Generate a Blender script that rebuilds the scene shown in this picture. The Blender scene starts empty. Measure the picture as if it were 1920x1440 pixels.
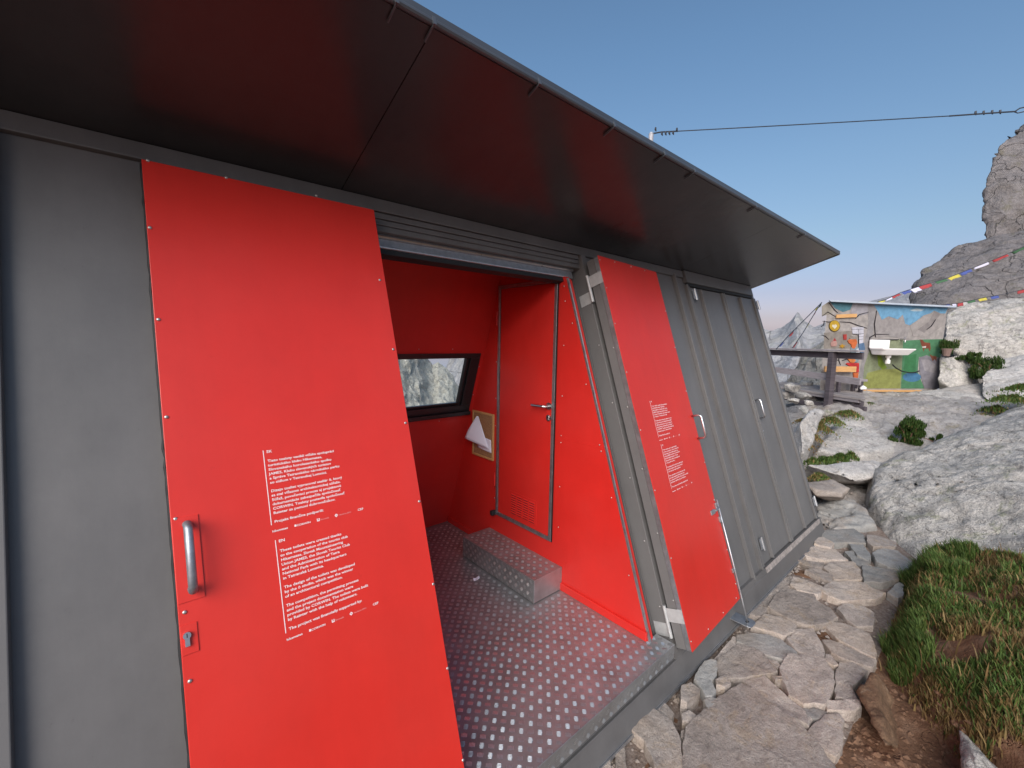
import bpy, bmesh, math, random
import numpy as np
from mathutils import Vector, Matrix, noise
random.seed(7); rng = np.random.default_rng(7)
SC = bpy.context.scene
COL = SC.collection

# ------------------------------------------------------------------ camera
F_PX, YAW, PITCH, ROLL = 802.49, .7193, -.1044, .0172
CAM = np.array([.01672, -1.22792, 1.78688])
_f = np.array([math.sin(YAW)*math.cos(PITCH), math.cos(YAW)*math.cos(PITCH), math.sin(PITCH)])
_r0 = np.array([math.cos(YAW), -math.sin(YAW), 0.]); _u0 = np.cross(_r0, _f)
_r = math.cos(ROLL)*_r0 + math.sin(ROLL)*_u0
_u = -math.sin(ROLL)*_r0 + math.cos(ROLL)*_u0
cd = bpy.data.cameras.new('camera'); cam = bpy.data.objects.new('camera', cd); COL.objects.link(cam)
cam.matrix_world = Matrix(((_r[0], _u[0], -_f[0], CAM[0]), (_r[1], _u[1], -_f[1], CAM[1]), (_r[2], _u[2], -_f[2], CAM[2]), (0, 0, 0, 1)))
cd.sensor_width = 36; cd.sensor_fit = 'HORIZONTAL'; cd.lens = F_PX/1920*36
cd.clip_start = .02; cd.clip_end = 8000
SC.camera = cam
SC.render.resolution_x, SC.render.resolution_y = 1024, 768

# ------------------------------------------------------------------ light
SUN_EL, SUN_AZ = math.radians(33), math.radians(238)      # afterglow low behind the left shoulder (azimuth from +Y towards +X)
world = bpy.data.worlds.new('World'); SC.world = world; world.use_nodes = True
wn, wl = world.node_tree.nodes, world.node_tree.links
wn.clear()
wo = wn.new('ShaderNodeOutputWorld'); bg = wn.new('ShaderNodeBackground'); sky = wn.new('ShaderNodeTexSky')
sky.sky_type = 'NISHITA'; sky.sun_disc = False
sky.sun_elevation = SUN_EL; sky.sun_rotation = SUN_AZ
sky.altitude = 1200; sky.air_density = 1.3; sky.dust_density = 6.0; sky.ozone_density = 2.0
bg.inputs['Strength'].default_value = .15
tint = wn.new('ShaderNodeMix'); tint.data_type = 'RGBA'; tint.blend_type = 'MULTIPLY'; tint.inputs[0].default_value = 1
wtc = wn.new('ShaderNodeTexCoord'); wsp = wn.new('ShaderNodeSeparateXYZ'); wrp = wn.new('ShaderNodeValToRGB')     # lilac band low down, the same all round the horizon
wl.new(wtc.outputs['Generated'], wsp.inputs[0]); wl.new(wsp.outputs['Z'], wrp.inputs[0]); wl.new(wrp.outputs[0], tint.inputs[7])
el_ = wrp.color_ramp.elements; el_[0].position = 0; el_[0].color = (1.5, 1.3, 1.8, 1); el_[1].position = .52; el_[1].color = (.82, .97, 1.02, 1)
for p_, c_ in ((.05, (.98, .82, 1.06, 1)), (.10, (.83, .715, .88, 1)), (.2, (.82, .84, .86, 1)), (.33, (.84, .92, .94, 1))): e_ = el_.new(p_); e_.color = c_
wl.new(sky.outputs[0], tint.inputs[6]); wl.new(tint.outputs[2], bg.inputs['Color']); wl.new(bg.outputs[0], wo.inputs['Surface'])
sd = bpy.data.lights.new('sun', 'SUN'); sun = bpy.data.objects.new('sun', sd); COL.objects.link(sun)
sd.energy = 3.7; sd.angle = math.radians(42); sd.color = (1, .93, .89)
tosun = Vector((math.sin(SUN_AZ)*math.cos(SUN_EL), math.cos(SUN_AZ)*math.cos(SUN_EL), math.sin(SUN_EL)))
sun.rotation_euler = tosun.to_track_quat('Z', 'Y').to_euler()
SC.view_settings.view_transform = 'Standard'; SC.view_settings.look = 'None'
SC.view_settings.exposure = 0.0; SC.view_settings.gamma = 1

# ------------------------------------------------------------------ geometry helpers
def ray(px, py): return _f + _r*(px-960)/F_PX - _u*(py-720)/F_PX
def hit(px, py, n, p0):
    d = ray(px, py); n = np.array(n, float); return CAM + d*((np.array(p0)-CAM)@n)/(d@n)
def gz(px, py, z): return hit(px, py, (0, 0, 1), (0, 0, z))
def dep(px, py, d): return CAM + ray(px, py)*d
T = .3368; CS = 1/math.sqrt(1+T*T); SN = T*CS
NRM = np.array([0, -CS, SN]); UPV = np.array([0, SN, CS])
def F(X, u, d=0.): return np.array([X, 0, 0]) + UPV*u + NRM*d        # facade frame: along, up the slope, outwards
def facpx(px, py, d=0.):
    p = hit(px, py, NRM, NRM*d) - NRM*d; return p[0], p@UPV

class MB:
    def __init__(s): s.v = []; s.f = []
    def add(s, vs, fs):
        o = len(s.v); s.v.extend([tuple(map(float, p)) for p in vs]); s.f.extend([tuple(i+o for i in q) for q in fs]); return s
    def hexa(s, c):      # 8 corners: bottom 4 ccw, top 4
        return s.add(c, [(3, 2, 1, 0), (4, 5, 6, 7), (0, 1, 5, 4), (1, 2, 6, 5), (2, 3, 7, 6), (3, 0, 4, 7)])
    def box(s, x0, x1, y0, y1, z0, z1):
        return s.hexa([(x0, y0, z0), (x1, y0, z0), (x1, y1, z0), (x0, y1, z0), (x0, y0, z1), (x1, y0, z1), (x1, y1, z1), (x0, y1, z1)])
    def fbox(s, X0, X1, u0, u1, d0, d1, fr=F):
        return s.hexa([fr(X0, u0, d1), fr(X1, u0, d1), fr(X1, u0, d0), fr(X0, u0, d0), fr(X0, u1, d1), fr(X1, u1, d1), fr(X1, u1, d0), fr(X0, u1, d0)])
    def prism(s, poly, off):     # poly: 3D points (ccw seen from outside), off: vector backwards
        n = len(poly); off = np.array(off, float)
        a = [np.array(p, float) for p in poly]; b = [p+off for p in a]
        return s.add(a+b, [tuple(range(n)), tuple(range(2*n-1, n-1, -1))] + [(i, i+n, (i+1) % n+n, (i+1) % n) for i in range(n)])
    def tube(s, pts, r, n=8, cap=True):
        pts = [Vector(p) for p in pts]; rs = r if isinstance(r, (list, tuple)) else [r]*len(pts)
        vs = []; m = len(pts); prev = None
        for i, p in enumerate(pts):
            t = (pts[min(i+1, m-1)]-pts[max(i-1, 0)]).normalized()
            a = t.orthogonal().normalized() if prev is None else (prev-t*prev.dot(t)).normalized()
            prev = a; b = t.cross(a)
            for k in range(n):
                an = 2*math.pi*k/n; vs.append(p+(a*math.cos(an)+b*math.sin(an))*rs[i])
        fs = [(i*n+k, i*n+(k+1) % n, (i+1)*n+(k+1) % n, (i+1)*n+k) for i in range(m-1) for k in range(n)]
        if cap: fs += [tuple(range(n-1, -1, -1)), tuple(range((m-1)*n, m*n))]
        return s.add(vs, fs)
    def build(s, name, mat, parent=None, bevel=0, smooth=False, kind=None):
        o0 = root_loc(parent); me = bpy.data.meshes.new(name)
        me.from_pydata([(v[0]-o0[0], v[1]-o0[1], v[2]-o0[2]) for v in s.v], [], s.f)
        bm = bmesh.new(); bm.from_mesh(me); bmesh.ops.recalc_face_normals(bm, faces=bm.faces); bm.to_mesh(me); bm.free()
        return link(name, me, mat, parent, bevel, smooth, kind)
def root_loc(p):
    while p is not None and p.parent is not None: p = p.parent
    return p.location if p is not None else Vector((0, 0, 0))
def link(name, me, mat, parent=None, bevel=0, smooth=False, kind=None):
    ob = bpy.data.objects.new(name, me); COL.objects.link(ob)
    if mat is not None and not me.materials: me.materials.append(mat)
    if parent is not None: ob.parent = parent
    if smooth:
        for p in me.polygons: p.use_smooth = True
    if bevel:
        b = ob.modifiers.new('bevel', 'BEVEL'); b.width = bevel; b.segments = 2; b.limit_method = 'ANGLE'
    if kind: ob['kind'] = kind
    return ob
def tag(o, label, cat, group=None):
    o['label'] = label; o['category'] = cat
    if group: o['group'] = group
    return o
def thing(name, label, cat, loc, group=None):
    e = bpy.data.objects.new(name, None); COL.objects.link(e); e.location = loc; e.empty_display_size = .2
    return tag(e, label, cat, group)

# ------------------------------------------------------------------ materials
def srgb(r, g, b):
    c = lambda v: (v/255/12.92 if v/255 <= .04045 else ((v/255+.055)/1.055)**2.4)
    return (c(r), c(g), c(b), 1)
def mat(name, base, rough=.5, metal=0., var=.0, vscale=8., bump=0., bscale=60., spec=.5, base2=None, rvar=0., detail=6, coat=0, coords='Object', stretch=None, streak=0.):
    m = bpy.data.materials.new(name); m.use_nodes = True; nt = m.node_tree; N, L = nt.nodes, nt.links
    b = N['Principled BSDF']; b.inputs['Roughness'].default_value = rough; b.inputs['Metallic'].default_value = metal
    b.inputs['Specular IOR Level'].default_value = spec; b.inputs['Coat Weight'].default_value = coat
    base = tuple(base)+(1,) if len(base) == 3 else base
    b.inputs['Base Color'].default_value = base
    tc = N.new('ShaderNodeTexCoord'); vec = tc.outputs[coords]
    if stretch:
        mp = N.new('ShaderNodeMapping'); mp.inputs['Scale'].default_value = stretch; L.new(vec, mp.inputs[0]); vec = mp.outputs[0]
    if var or base2 or rvar:
        n = N.new('ShaderNodeTexNoise'); n.inputs['Scale'].default_value = vscale; n.inputs['Detail'].default_value = detail; n.inputs['Roughness'].default_value = .65
        L.new(vec, n.inputs['Vector'])
        r = N.new('ShaderNodeValToRGB'); r.color_ramp.elements[0].position = .3; r.color_ramp.elements[1].position = .7
        b2 = (tuple(base2)+(1,) if len(base2) == 3 else base2) if base2 else tuple(min(1, c*(1+var)) for c in base[:3])+(1,)
        b1 = base if base2 else tuple(c*(1-var) for c in base[:3])+(1,)
        r.color_ramp.elements[0].color = b1; r.color_ramp.elements[1].color = b2
        L.new(n.outputs['Fac'], r.inputs[0]); L.new(r.outputs[0], b.inputs['Base Color'])
        if rvar:
            mr = N.new('ShaderNodeMapRange'); mr.inputs[3].default_value = rough-rvar; mr.inputs[4].default_value = rough+rvar
            L.new(n.outputs['Fac'], mr.inputs[0]); L.new(mr.outputs[0], b.inputs['Roughness'])
    if streak:
        mp2 = N.new('ShaderNodeMapping'); mp2.inputs['Rotation'].default_value = (math.atan(T), 0, 0); mp2.inputs['Scale'].default_value = (7, 3, .8); L.new(tc.outputs['Object'], mp2.inputs[0])
        ns = N.new('ShaderNodeTexNoise'); ns.inputs['Scale'].default_value = 1; ns.inputs['Detail'].default_value = 7; ns.inputs['Roughness'].default_value = .7; L.new(mp2.outputs[0], ns.inputs['Vector'])
        nd = N.new('ShaderNodeTexNoise'); nd.inputs['Scale'].default_value = 34; nd.inputs['Detail'].default_value = 9; nd.inputs['Roughness'].default_value = .75; L.new(tc.outputs['Object'], nd.inputs['Vector'])
        nb = N.new('ShaderNodeTexNoise'); nb.inputs['Scale'].default_value = 2.2; nb.inputs['Detail'].default_value = 5; L.new(tc.outputs['Object'], nb.inputs['Vector'])
        cur = b.inputs['Base Color'].links[0].from_socket
        cur = mix(N, L, cur, ramp(N, L, ns.outputs['Fac'], [(.32, g4(.84)), (.5, g4(1)), (.68, g4(1.12))]), streak, 'MULTIPLY')
        cur = mix(N, L, cur, ramp(N, L, nd.outputs['Fac'], [(.27, g4(.55)), (.36, g4(1)), (.7, g4(1.06))]), min(1., streak*1.5), 'MULTIPLY')
        du = N.new('ShaderNodeMath'); du.operation = 'MULTIPLY'; L.new(ramp(N, L, nb.outputs['Fac'], [(.45, K1), (.75, W1)]), du.inputs[0]); du.inputs[1].default_value = .10*streak
        cur = mix(N, L, cur, (.34, .30, .27, 1), du.outputs[0])
        L.new(cur, b.inputs['Base Color'])
        oc = N.new('ShaderNodeBump'); oc.inputs['Strength'].default_value = .35; oc.inputs['Distance'].default_value = .012; L.new(nb.outputs['Fac'], oc.inputs['Height'])
    if bump:
        n2 = N.new('ShaderNodeTexNoise'); n2.inputs['Scale'].default_value = bscale; n2.inputs['Detail'].default_value = 8; n2.inputs['Roughness'].default_value = .7
        L.new(vec, n2.inputs['Vector'])
        bp = N.new('ShaderNodeBump'); bp.inputs['Strength'].default_value = bump; bp.inputs['Distance'].default_value = .02
        L.new(n2.outputs['Fac'], bp.inputs['Height']); L.new(bp.outputs[0], b.inputs['Normal'])
        if streak: L.new(oc.outputs[0], bp.inputs['Normal'])
    return m
def mix(N, L, a, b, fac, blend='MIX'):
    x = N.new('ShaderNodeMix'); x.data_type = 'RGBA'; x.blend_type = blend
    for s, v in ((6, a), (7, b)):
        if isinstance(v, tuple): x.inputs[s].default_value = v
        else: L.new(v, x.inputs[s])
    if isinstance(fac, float): x.inputs[0].default_value = fac
    else: L.new(fac, x.inputs[0])
    return x.outputs[2]
def ramp(N, L, src, stops):
    r = N.new('ShaderNodeValToRGB'); e = r.color_ramp.elements
    while len(e) > 1: e.remove(e[-1])
    e[0].position, e[0].color = stops[0]
    for p, c in stops[1:]:
        k = e.new(p); k.color = c
    L.new(src, r.inputs[0]); return r.outputs[0]
W1, K1 = (1, 1, 1, 1), (0, 0, 0, 1)
def g4(v): return (v, v, v, 1)
def rockmat(name, light, dark, warm, lichen, scale=1., crack=.6, speck=.5, bump=.6, randomise=False, lichen_amt=.5):
    m = bpy.data.materials.new(name); m.use_nodes = True; nt = m.node_tree; N, L = nt.nodes, nt.links
    b = N['Principled BSDF']; b.inputs['Roughness'].default_value = .85; b.inputs['Specular IOR Level'].default_value = .25
    geo = N.new('ShaderNodeNewGeometry'); vec = geo.outputs['Position']
    if randomise:
        oi = N.new('ShaderNodeObjectInfo'); ad = N.new('ShaderNodeVectorMath'); ad.operation = 'ADD'
        mu = N.new('ShaderNodeVectorMath'); mu.operation = 'SCALE'; mu.inputs[0].default_value = (37, 91, 53)
        L.new(oi.outputs['Random'], mu.inputs['Scale']); L.new(vec, ad.inputs[0]); L.new(mu.outputs[0], ad.inputs[1]); vec = ad.outputs[0]
    def nz(s, d=6, ro=.62, dist=0):
        n = N.new('ShaderNodeTexNoise'); n.inputs['Scale'].default_value = s; n.inputs['Detail'].default_value = d; n.inputs['Roughness'].default_value = ro; n.inputs['Distortion'].default_value = dist
        L.new(vec, n.inputs['Vector']); return n.outputs['Fac']
    big = nz(1.3*scale, 7); mid = nz(6*scale, 8, .7, .4); fine = nz(70*scale, 5, .7); grain = nz(230*scale, 3, .8)
    col = ramp(N, L, big, [(.32, dark), (.5, light), (.72, warm)])
    col = mix(N, L, col, ramp(N, L, mid, [(.35, dark), (.55, light), (.7, light)]), .5)
    blot = nz(17*scale, 9, .72, .3); str_ = N.new('ShaderNodeTexNoise'); str_.inputs['Scale'].default_value = 3.2*scale; str_.inputs['Detail'].default_value = 8; str_.inputs['Roughness'].default_value = .7
    mp = N.new('ShaderNodeMapping'); mp.inputs['Scale'].default_value = (1, 1.6, 5.5); mp.inputs['Rotation'].default_value = (.35, .25, .4); L.new(vec, mp.inputs[0]); L.new(mp.outputs[0], str_.inputs['Vector'])
    col = mix(N, L, col, ramp(N, L, blot, [(.30, g4(.55)), (.44, g4(.92)), (.6, g4(1.04)), (.74, g4(1.2))]), min(1., speck*1.25), 'MULTIPLY')
    col = mix(N, L, col, ramp(N, L, str_.outputs['Fac'], [(.34, g4(.6)), (.47, g4(1.)), (.7, g4(1.12))]), speck, 'MULTIPLY')
    li = ramp(N, L, nz(3.1*scale, 9, .75, .6), [(.56, K1), (.63, W1)])
    lf = N.new('ShaderNodeMath'); lf.operation = 'MULTIPLY'; L.new(li, lf.inputs[0]); lf.inputs[1].default_value = lichen_amt
    col = mix(N, L, col, lichen, lf.outputs[0])
    sp = ramp(N, L, fine, [(.3, g4(.45)), (.5, g4(1.)), (.75, g4(1.25))])
    col = mix(N, L, col, sp, speck, 'MULTIPLY')
    gr = ramp(N, L, grain, [(.3, g4(.6)), (.5, g4(1)), (.7, g4(1.2))])
    col = mix(N, L, col, gr, speck, 'MULTIPLY')
    vo = N.new('ShaderNodeTexVoronoi'); vo.feature = 'DISTANCE_TO_EDGE'; vo.inputs['Scale'].default_value = 1.6*scale
    wv = N.new('ShaderNodeVectorMath'); wv.operation = 'ADD'; nn = N.new('ShaderNodeTexNoise'); nn.inputs['Scale'].default_value = 3*scale; nn.inputs['Detail'].default_value = 5
    L.new(vec, nn.inputs['Vector']); L.new(vec, wv.inputs[0]); L.new(nn.outputs['Color'], wv.inputs[1]); L.new(wv.outputs[0], vo.inputs['Vector'])
    ck = ramp(N, L, vo.outputs['Distance'], [(0, K1), (.012, W1)])
    h = N.new('ShaderNodeMath'); h.operation = 'ADD'; L.new(mid, h.inputs[0])
    h2 = N.new('ShaderNodeMath'); h2.operation = 'MULTIPLY'; L.new(blot, h2.inputs[0]); h2.inputs[1].default_value = .8; L.new(h2.outputs[0], h.inputs[1])
    h3 = N.new('ShaderNodeMath'); h3.operation = 'MULTIPLY_ADD'; L.new(ck, h3.inputs[0]); h3.inputs[1].default_value = crack; L.new(h.outputs[0], h3.inputs[2])
    bp = N.new('ShaderNodeBump'); bp.inputs['Strength'].default_value = bump; bp.inputs['Distance'].default_value = .05/scale
    L.new(h3.outputs[0], bp.inputs['Height']); L.new(bp.outputs[0], b.inputs['Normal'])
    if randomise:
        hv = N.new('ShaderNodeHueSaturation'); mr = N.new('ShaderNodeMapRange'); mr.inputs[3].default_value = .74; mr.inputs[4].default_value = 1.16
        L.new(oi.outputs['Random'], mr.inputs[0]); L.new(mr.outputs[0], hv.inputs['Value']); L.new(col, hv.inputs['Color']); col = hv.outputs[0]
    L.new(col, b.inputs['Base Color'])
    return m
M = {}
M['red'] = mat('red_paint', (.62, .027, .018), .38, streak=.22, var=.05, vscale=3, bump=.04, bscale=300, rvar=.05)
M['red_in'] = mat('red_interior_panel', (.57, .020, .015), .42, streak=.25, var=.06, vscale=3, bump=.04, bscale=250, rvar=.06)
M['grey'] = mat('anthracite_sheet', (.132, .128, .128), .42, streak=.45, var=.10, vscale=2.5, bump=.05, bscale=220, rvar=.06)
M['grey_flat'] = mat('anthracite_flashing', (.116, .112, .112), .45, streak=.5, var=.12, vscale=5, bump=.04, bscale=150, rvar=.08)
M['dusty'] = mat('dusty_ledge', (.44, .38, .35), .9, base2=(.20, .18, .17), vscale=30, bump=.4, bscale=120)
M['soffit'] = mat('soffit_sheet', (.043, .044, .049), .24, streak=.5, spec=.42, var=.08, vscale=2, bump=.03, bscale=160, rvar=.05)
M['galv'] = mat('galvanised_steel', (.46, .47, .49), .42, .9, var=.18, vscale=25, bump=.06, bscale=90, rvar=.1)
M['eave'] = mat('eave_sheet', (.10, .11, .125), .35, .5, var=.1, vscale=6)
M['hinge'] = mat('zinc_hinge', (.50, .50, .50), .5, .35, var=.12, vscale=30)
M['steel'] = mat('brushed_steel', (.60, .60, .62), .30, 1., var=.1, vscale=20, rvar=.08)
M['alu'] = mat('tread_plate_aluminium', (.46, .475, .49), .42, .72, base2=(.29, .285, .285), vscale=6, bump=.08, bscale=140, rvar=.10)
M['alu_bar'] = mat('tread_bar_aluminium', (.60, .62, .63), .36, .9, var=.2, vscale=12)
M['black'] = mat('black_rubber', (.012, .012, .013), .6)
M['frame_black'] = mat('black_window_frame', (.014, .015, .017), .4)
M['white_print'] = mat('white_print', (.80, .72, .73), .6)
M['pink_print'] = mat('faint_pink_print', (.70, .28, .28), .6)
M['cork'] = mat('cork', (.42, .23, .11), .9, base2=(.24, .12, .055), vscale=90, bump=.3, bscale=150)
M['lightwood'] = mat('pale_wood', (.62, .36, .15), .6, base2=(.48, .25, .09), vscale=8, stretch=(1, 1, 9), bump=.1, bscale=30)
M['paper'] = mat('paper', (.78, .76, .86), .8)
M['screw'] = mat('screw_head', (.55, .53, .52), .45, .9)
M['soil'] = mat('brown_soil', (.16, .080, .044), .95, base2=(.25, .145, .09), vscale=9, bump=.9, bscale=28, coords='Object')
M['flag'] = rockmat('flagstone', srgb(180, 168, 159), srgb(150, 137, 129), srgb(186, 162, 138), srgb(174, 148, 114), 1.6, .1, .6, .65, True, .35)
M['flag_blue'] = rockmat('blue_grey_flagstone', srgb(161, 158, 154), srgb(132, 131, 129), srgb(166, 141, 120), srgb(150, 121, 87), 1.6, .1, .45, .5, True, .3)
M['earthy'] = rockmat('earth_stained_stone', srgb(128, 100, 78), srgb(92, 68, 52), srgb(150, 124, 100), srgb(168, 150, 130), 2.2, .1, .6, .8, False, .5)
M['granite'] = rockmat('pale_granite', srgb(204, 198, 191), srgb(134, 130, 126), srgb(203, 190, 177), srgb(151, 152, 126), 1.15, .4, 1., 1., False, .7)
M['granite_smooth'] = rockmat('smooth_granite', srgb(202, 197, 192), srgb(173, 166, 162), srgb(200, 184, 169), srgb(171, 159, 143), 1.0, .45, .75, .8, True, .4)
M['cliff'] = rockmat('cliff_granite', srgb(135, 130, 130), srgb(88, 85, 86), srgb(129, 119, 109), srgb(105, 102, 81), .5, .8, .7, 1., False, .55)
M['mountain'] = rockmat('mountain_rock', srgb(161, 157, 150), srgb(114, 110, 106), srgb(167, 157, 138), srgb(121, 125, 95), .16, .8, .7, 1., False, .4)
M['far'] = rockmat('far_mountain_rock', srgb(172, 172, 174), srgb(137, 139, 147), srgb(178, 172, 162), srgb(147, 152, 137), .03, .6, .5, 1., False, .4)
M['wood_dark'] = mat('weathered_dark_wood', (.105, .088, .10), .8, base2=(.05, .04, .048), vscale=5, stretch=(.6, .6, 6), bump=.3, bscale=18)
M['wood_grey'] = mat('weathered_grey_wood', (.34, .31, .32), .85, base2=(.22, .19, .20), vscale=6, stretch=(1, 1, 5), bump=.3, bscale=18)
M['wood_deck'] = mat('weathered_deck_board', (.36, .32, .31), .85, base2=(.24, .21, .20), vscale=6, bump=.3, bscale=22)
M['concrete'] = mat('painted_concrete', srgb(120, 115, 113), .9, base2=srgb(160, 153, 148), vscale=7, bump=.3, bscale=60)
M['tin'] = mat('pale_roof_sheet', (.50, .55, .62), .4, .3, var=.1, vscale=4)
M['ceramic'] = mat('white_ceramic', (.80, .77, .75), .18, var=.03, vscale=6)
M['wire'] = mat('dark_cable', (.02, .024, .035), .6)
M['pole'] = mat('pole_steel', (.42, .42, .45), .6, .2, var=.1)
def paint(name, c, v=.2): return mat(name, srgb(*(q*.80 for q in c)), .9, var=.24, vscale=9, bump=.25, bscale=60, detail=9)
glass = bpy.data.materials.new('window_glass'); glass.use_nodes = True
_n, _l = glass.node_tree.nodes, glass.node_tree.links
_n.remove(_n['Principled BSDF']); _tr = _n.new('ShaderNodeBsdfTransparent'); _gl = _n.new('ShaderNodeBsdfGlossy'); _mx = _n.new('ShaderNodeMixShader'); _fr = _n.new('ShaderNodeFresnel'); _fr.inputs[0].default_value = 1.18
_tr.inputs[0].default_value = (.95, .97, .96, 1); _gl.inputs['Roughness'].default_value = .02
_l.new(_fr.outputs[0], _mx.inputs[0]); _l.new(_tr.outputs[0], _mx.inputs[1]); _l.new(_gl.outputs[0], _mx.inputs[2]); _l.new(_mx.outputs[0], _n['Material Output'].inputs[0])
water = mat('guessed_lake_water', (.10, .17, .26), .08, spec=.6)

def groundmat():
    m = rockmat('ground_cover', srgb(176, 170, 166), srgb(132, 126, 122), srgb(168, 150, 134), srgb(130, 120, 92), 1.2, .5, .6, .8)
    N, L = m.node_tree.nodes, m.node_tree.links; b = N['Principled BSDF']; rc = b.inputs['Base Color'].links[0].from_socket
    g = N.new('ShaderNodeNewGeometry'); sp = N.new('ShaderNodeSeparateXYZ'); L.new(g.outputs['Position'], sp.inputs[0])
    nz = N.new('ShaderNodeTexNoise'); nz.inputs['Scale'].default_value = 1.5; nz.inputs['Detail'].default_value = 6; L.new(g.outputs['Position'], nz.inputs['Vector'])
    ad = N.new('ShaderNodeMath'); ad.operation = 'MULTIPLY_ADD'; L.new(nz.outputs['Fac'], ad.inputs[0]); ad.inputs[1].default_value = 3.0; L.new(sp.outputs['X'], ad.inputs[2])
    mr = N.new('ShaderNodeMapRange'); mr.inputs[1].default_value = 7.2; mr.inputs[2].default_value = 8.4; L.new(ad.outputs[0], mr.inputs[0])
    n2 = N.new('ShaderNodeTexNoise'); n2.inputs['Scale'].default_value = 9; n2.inputs['Detail'].default_value = 8; L.new(g.outputs['Position'], n2.inputs['Vector'])
    so = ramp(N, L, n2.outputs['Fac'], [(.3, (.13, .065, .037, 1)), (.5, (.19, .10, .058, 1)), (.7, (.26, .155, .10, 1))])
    L.new(mix(N, L, so, rc, mr.outputs[0]), b.inputs['Base Color'])
    return m
M['ground'] = groundmat()
def grassmat(name):
    m = bpy.data.materials.new(name); m.use_nodes = True; N, L = m.node_tree.nodes, m.node_tree.links
    b = N['Principled BSDF']; a = N.new('ShaderNodeAttribute'); a.attribute_name = 'tint'
    b.inputs['Roughness'].default_value = .6; b.inputs['Specular IOR Level'].default_value = .25
    L.new(a.outputs['Color'], b.inputs['Base Color'])
    t = N.new('ShaderNodeBsdfTranslucent'); L.new(a.outputs['Color'], t.inputs[0])
    x = N.new('ShaderNodeMixShader'); x.inputs[0].default_value = .3
    L.new(b.outputs[0], x.inputs[1]); L.new(t.outputs[0], x.inputs[2]); L.new(x.outputs[0], N['Material Output'].inputs[0])
    return m
M['grass'] = grassmat('grass_blades')

# ================================================================== terrain
def interp(x, tab): return np.interp(x, [t[0] for t in tab], [t[1] for t in tab])
PZ = [(-9, -.33), (5.6, -.33), (7.0, -.30), (8.2, -.16), (8.9, -.03), (9.8, .34), (10.4, .56), (11.2, .72), (12, .76), (14.5, .74), (18, .0), (30, -4), (60, -14)]
YB = [(-3, -2.6), (1.8, -2.1), (2.4, -1.72), (2.75, -1.46), (3.05, -1.27), (3.35, -1.06), (3.6, -.92), (4, -.86), (5.3, -.82), (6.2, -1.1), (9, -1.2)]
def vnoise(X, Y, s, o=4, seed=0):
    out = np.zeros(X.shape); fl = out.ravel(); xf, yf = X.ravel(), Y.ravel()
    for i in range(fl.size): fl[i] = noise.fractal(Vector((xf[i]*s+seed, yf[i]*s-seed, seed*.37)), 1.0, 2.0, o)
    return out
def sstep(t): t = np.clip(t, 0, 1); return t*t*(3-2*t)
def height(X, Y, nz=True):
    b = interp(X, PZ)
    yb = interp(X, YB); k = yb-Y
    bank = .24*sstep(k/.16)*(1-sstep((X-5.2)/.6)) + .34*np.clip(k-.05, 0, 2.5) + .12*np.clip(k-2.5, 0, 60)
    b = b+bank
    side = np.where(X > 5.9, np.clip((X-5.9)/1.5, 0, 1), 0)
    b = b - side*.42*np.clip(Y-1.0, 0, 3.0)
    b = b - .7*np.clip(Y-4.2, 0, 60) - .05*np.clip(Y-64, 0, 100)
    b = b - .35*np.clip(-X-7, 0, 40)
    return b
def gnoise(p):
    k = min(1, max(0, (p.x-5.9)/1.2)); b = min(1, max(0, (float(interp(p.x, YB))-p.y)/.2))*(1-k)
    n_ = .035*noise.fractal(p*2.2, 1, 2, 4) + .012*noise.fractal(p*9, 1, 2, 3)
    return n_ + k*(.10*(noise.ridged_multi_fractal(p*1.3, 1, 2.1, 6, 1, 2)*.5-.5)+.03*noise.fractal(p*7, .8, 2, 4)) + b*.09*noise.fractal(p*3.1+Vector((3, 1, 0)), 1, 2, 3)
xs = np.concatenate([-np.geomspace(400, 3, 22), np.arange(-2.6, 1.5, .25), np.arange(1.5, 6.5, .045), np.arange(6.5, 13, .09), np.arange(13, 22, .5), np.geomspace(22.5, 60, 10)])
ys = np.concatenate([-np.geomspace(120, 3.2, 16), np.arange(-3., 1.3, .045), np.arange(1.3, 4.5, .2), np.geomspace(4.6, 420, 30)])
GX, GY = np.meshgrid(xs, ys, indexing='ij')
GZ = height(GX, GY)
near = ((GX > -3) & (GX < 14) & (GY > -3.2) & (GY < 4.5)).astype(float)
NZ = np.zeros(GX.shape)
idx = np.argwhere((GX > -4) & (GX < 22) & (GY > -6) & (GY < 6))
for i, j in idx:
    p = Vector((GX[i, j], GY[i, j], 0))
    NZ[i, j] = gnoise(p)
GZ = GZ+NZ
foot = (GX > -3.2) & (GX < 5.5) & (GY > .1) & (GY < 2.4); GZ[foot] = np.minimum(GZ[foot], -.36)
nx, ny = GX.shape
V = np.stack([GX, GY, GZ], -1).reshape(-1, 3)
I = np.arange(nx*ny).reshape(nx, ny)
Q = np.stack([I[:-1, :-1], I[1:, :-1], I[1:, 1:], I[:-1, 1:]], -1).reshape(-1, 4)
me = bpy.data.meshes.new('ground'); me.from_pydata(V.tolist(), [], Q.tolist())
ground = link('ground', me, M['ground'], None, 0, True, 'structure')
def gh(x, y): return float(height(np.array([x]), np.array([y]))[0]) + gnoise(Vector((x, y, 0)))

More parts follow.
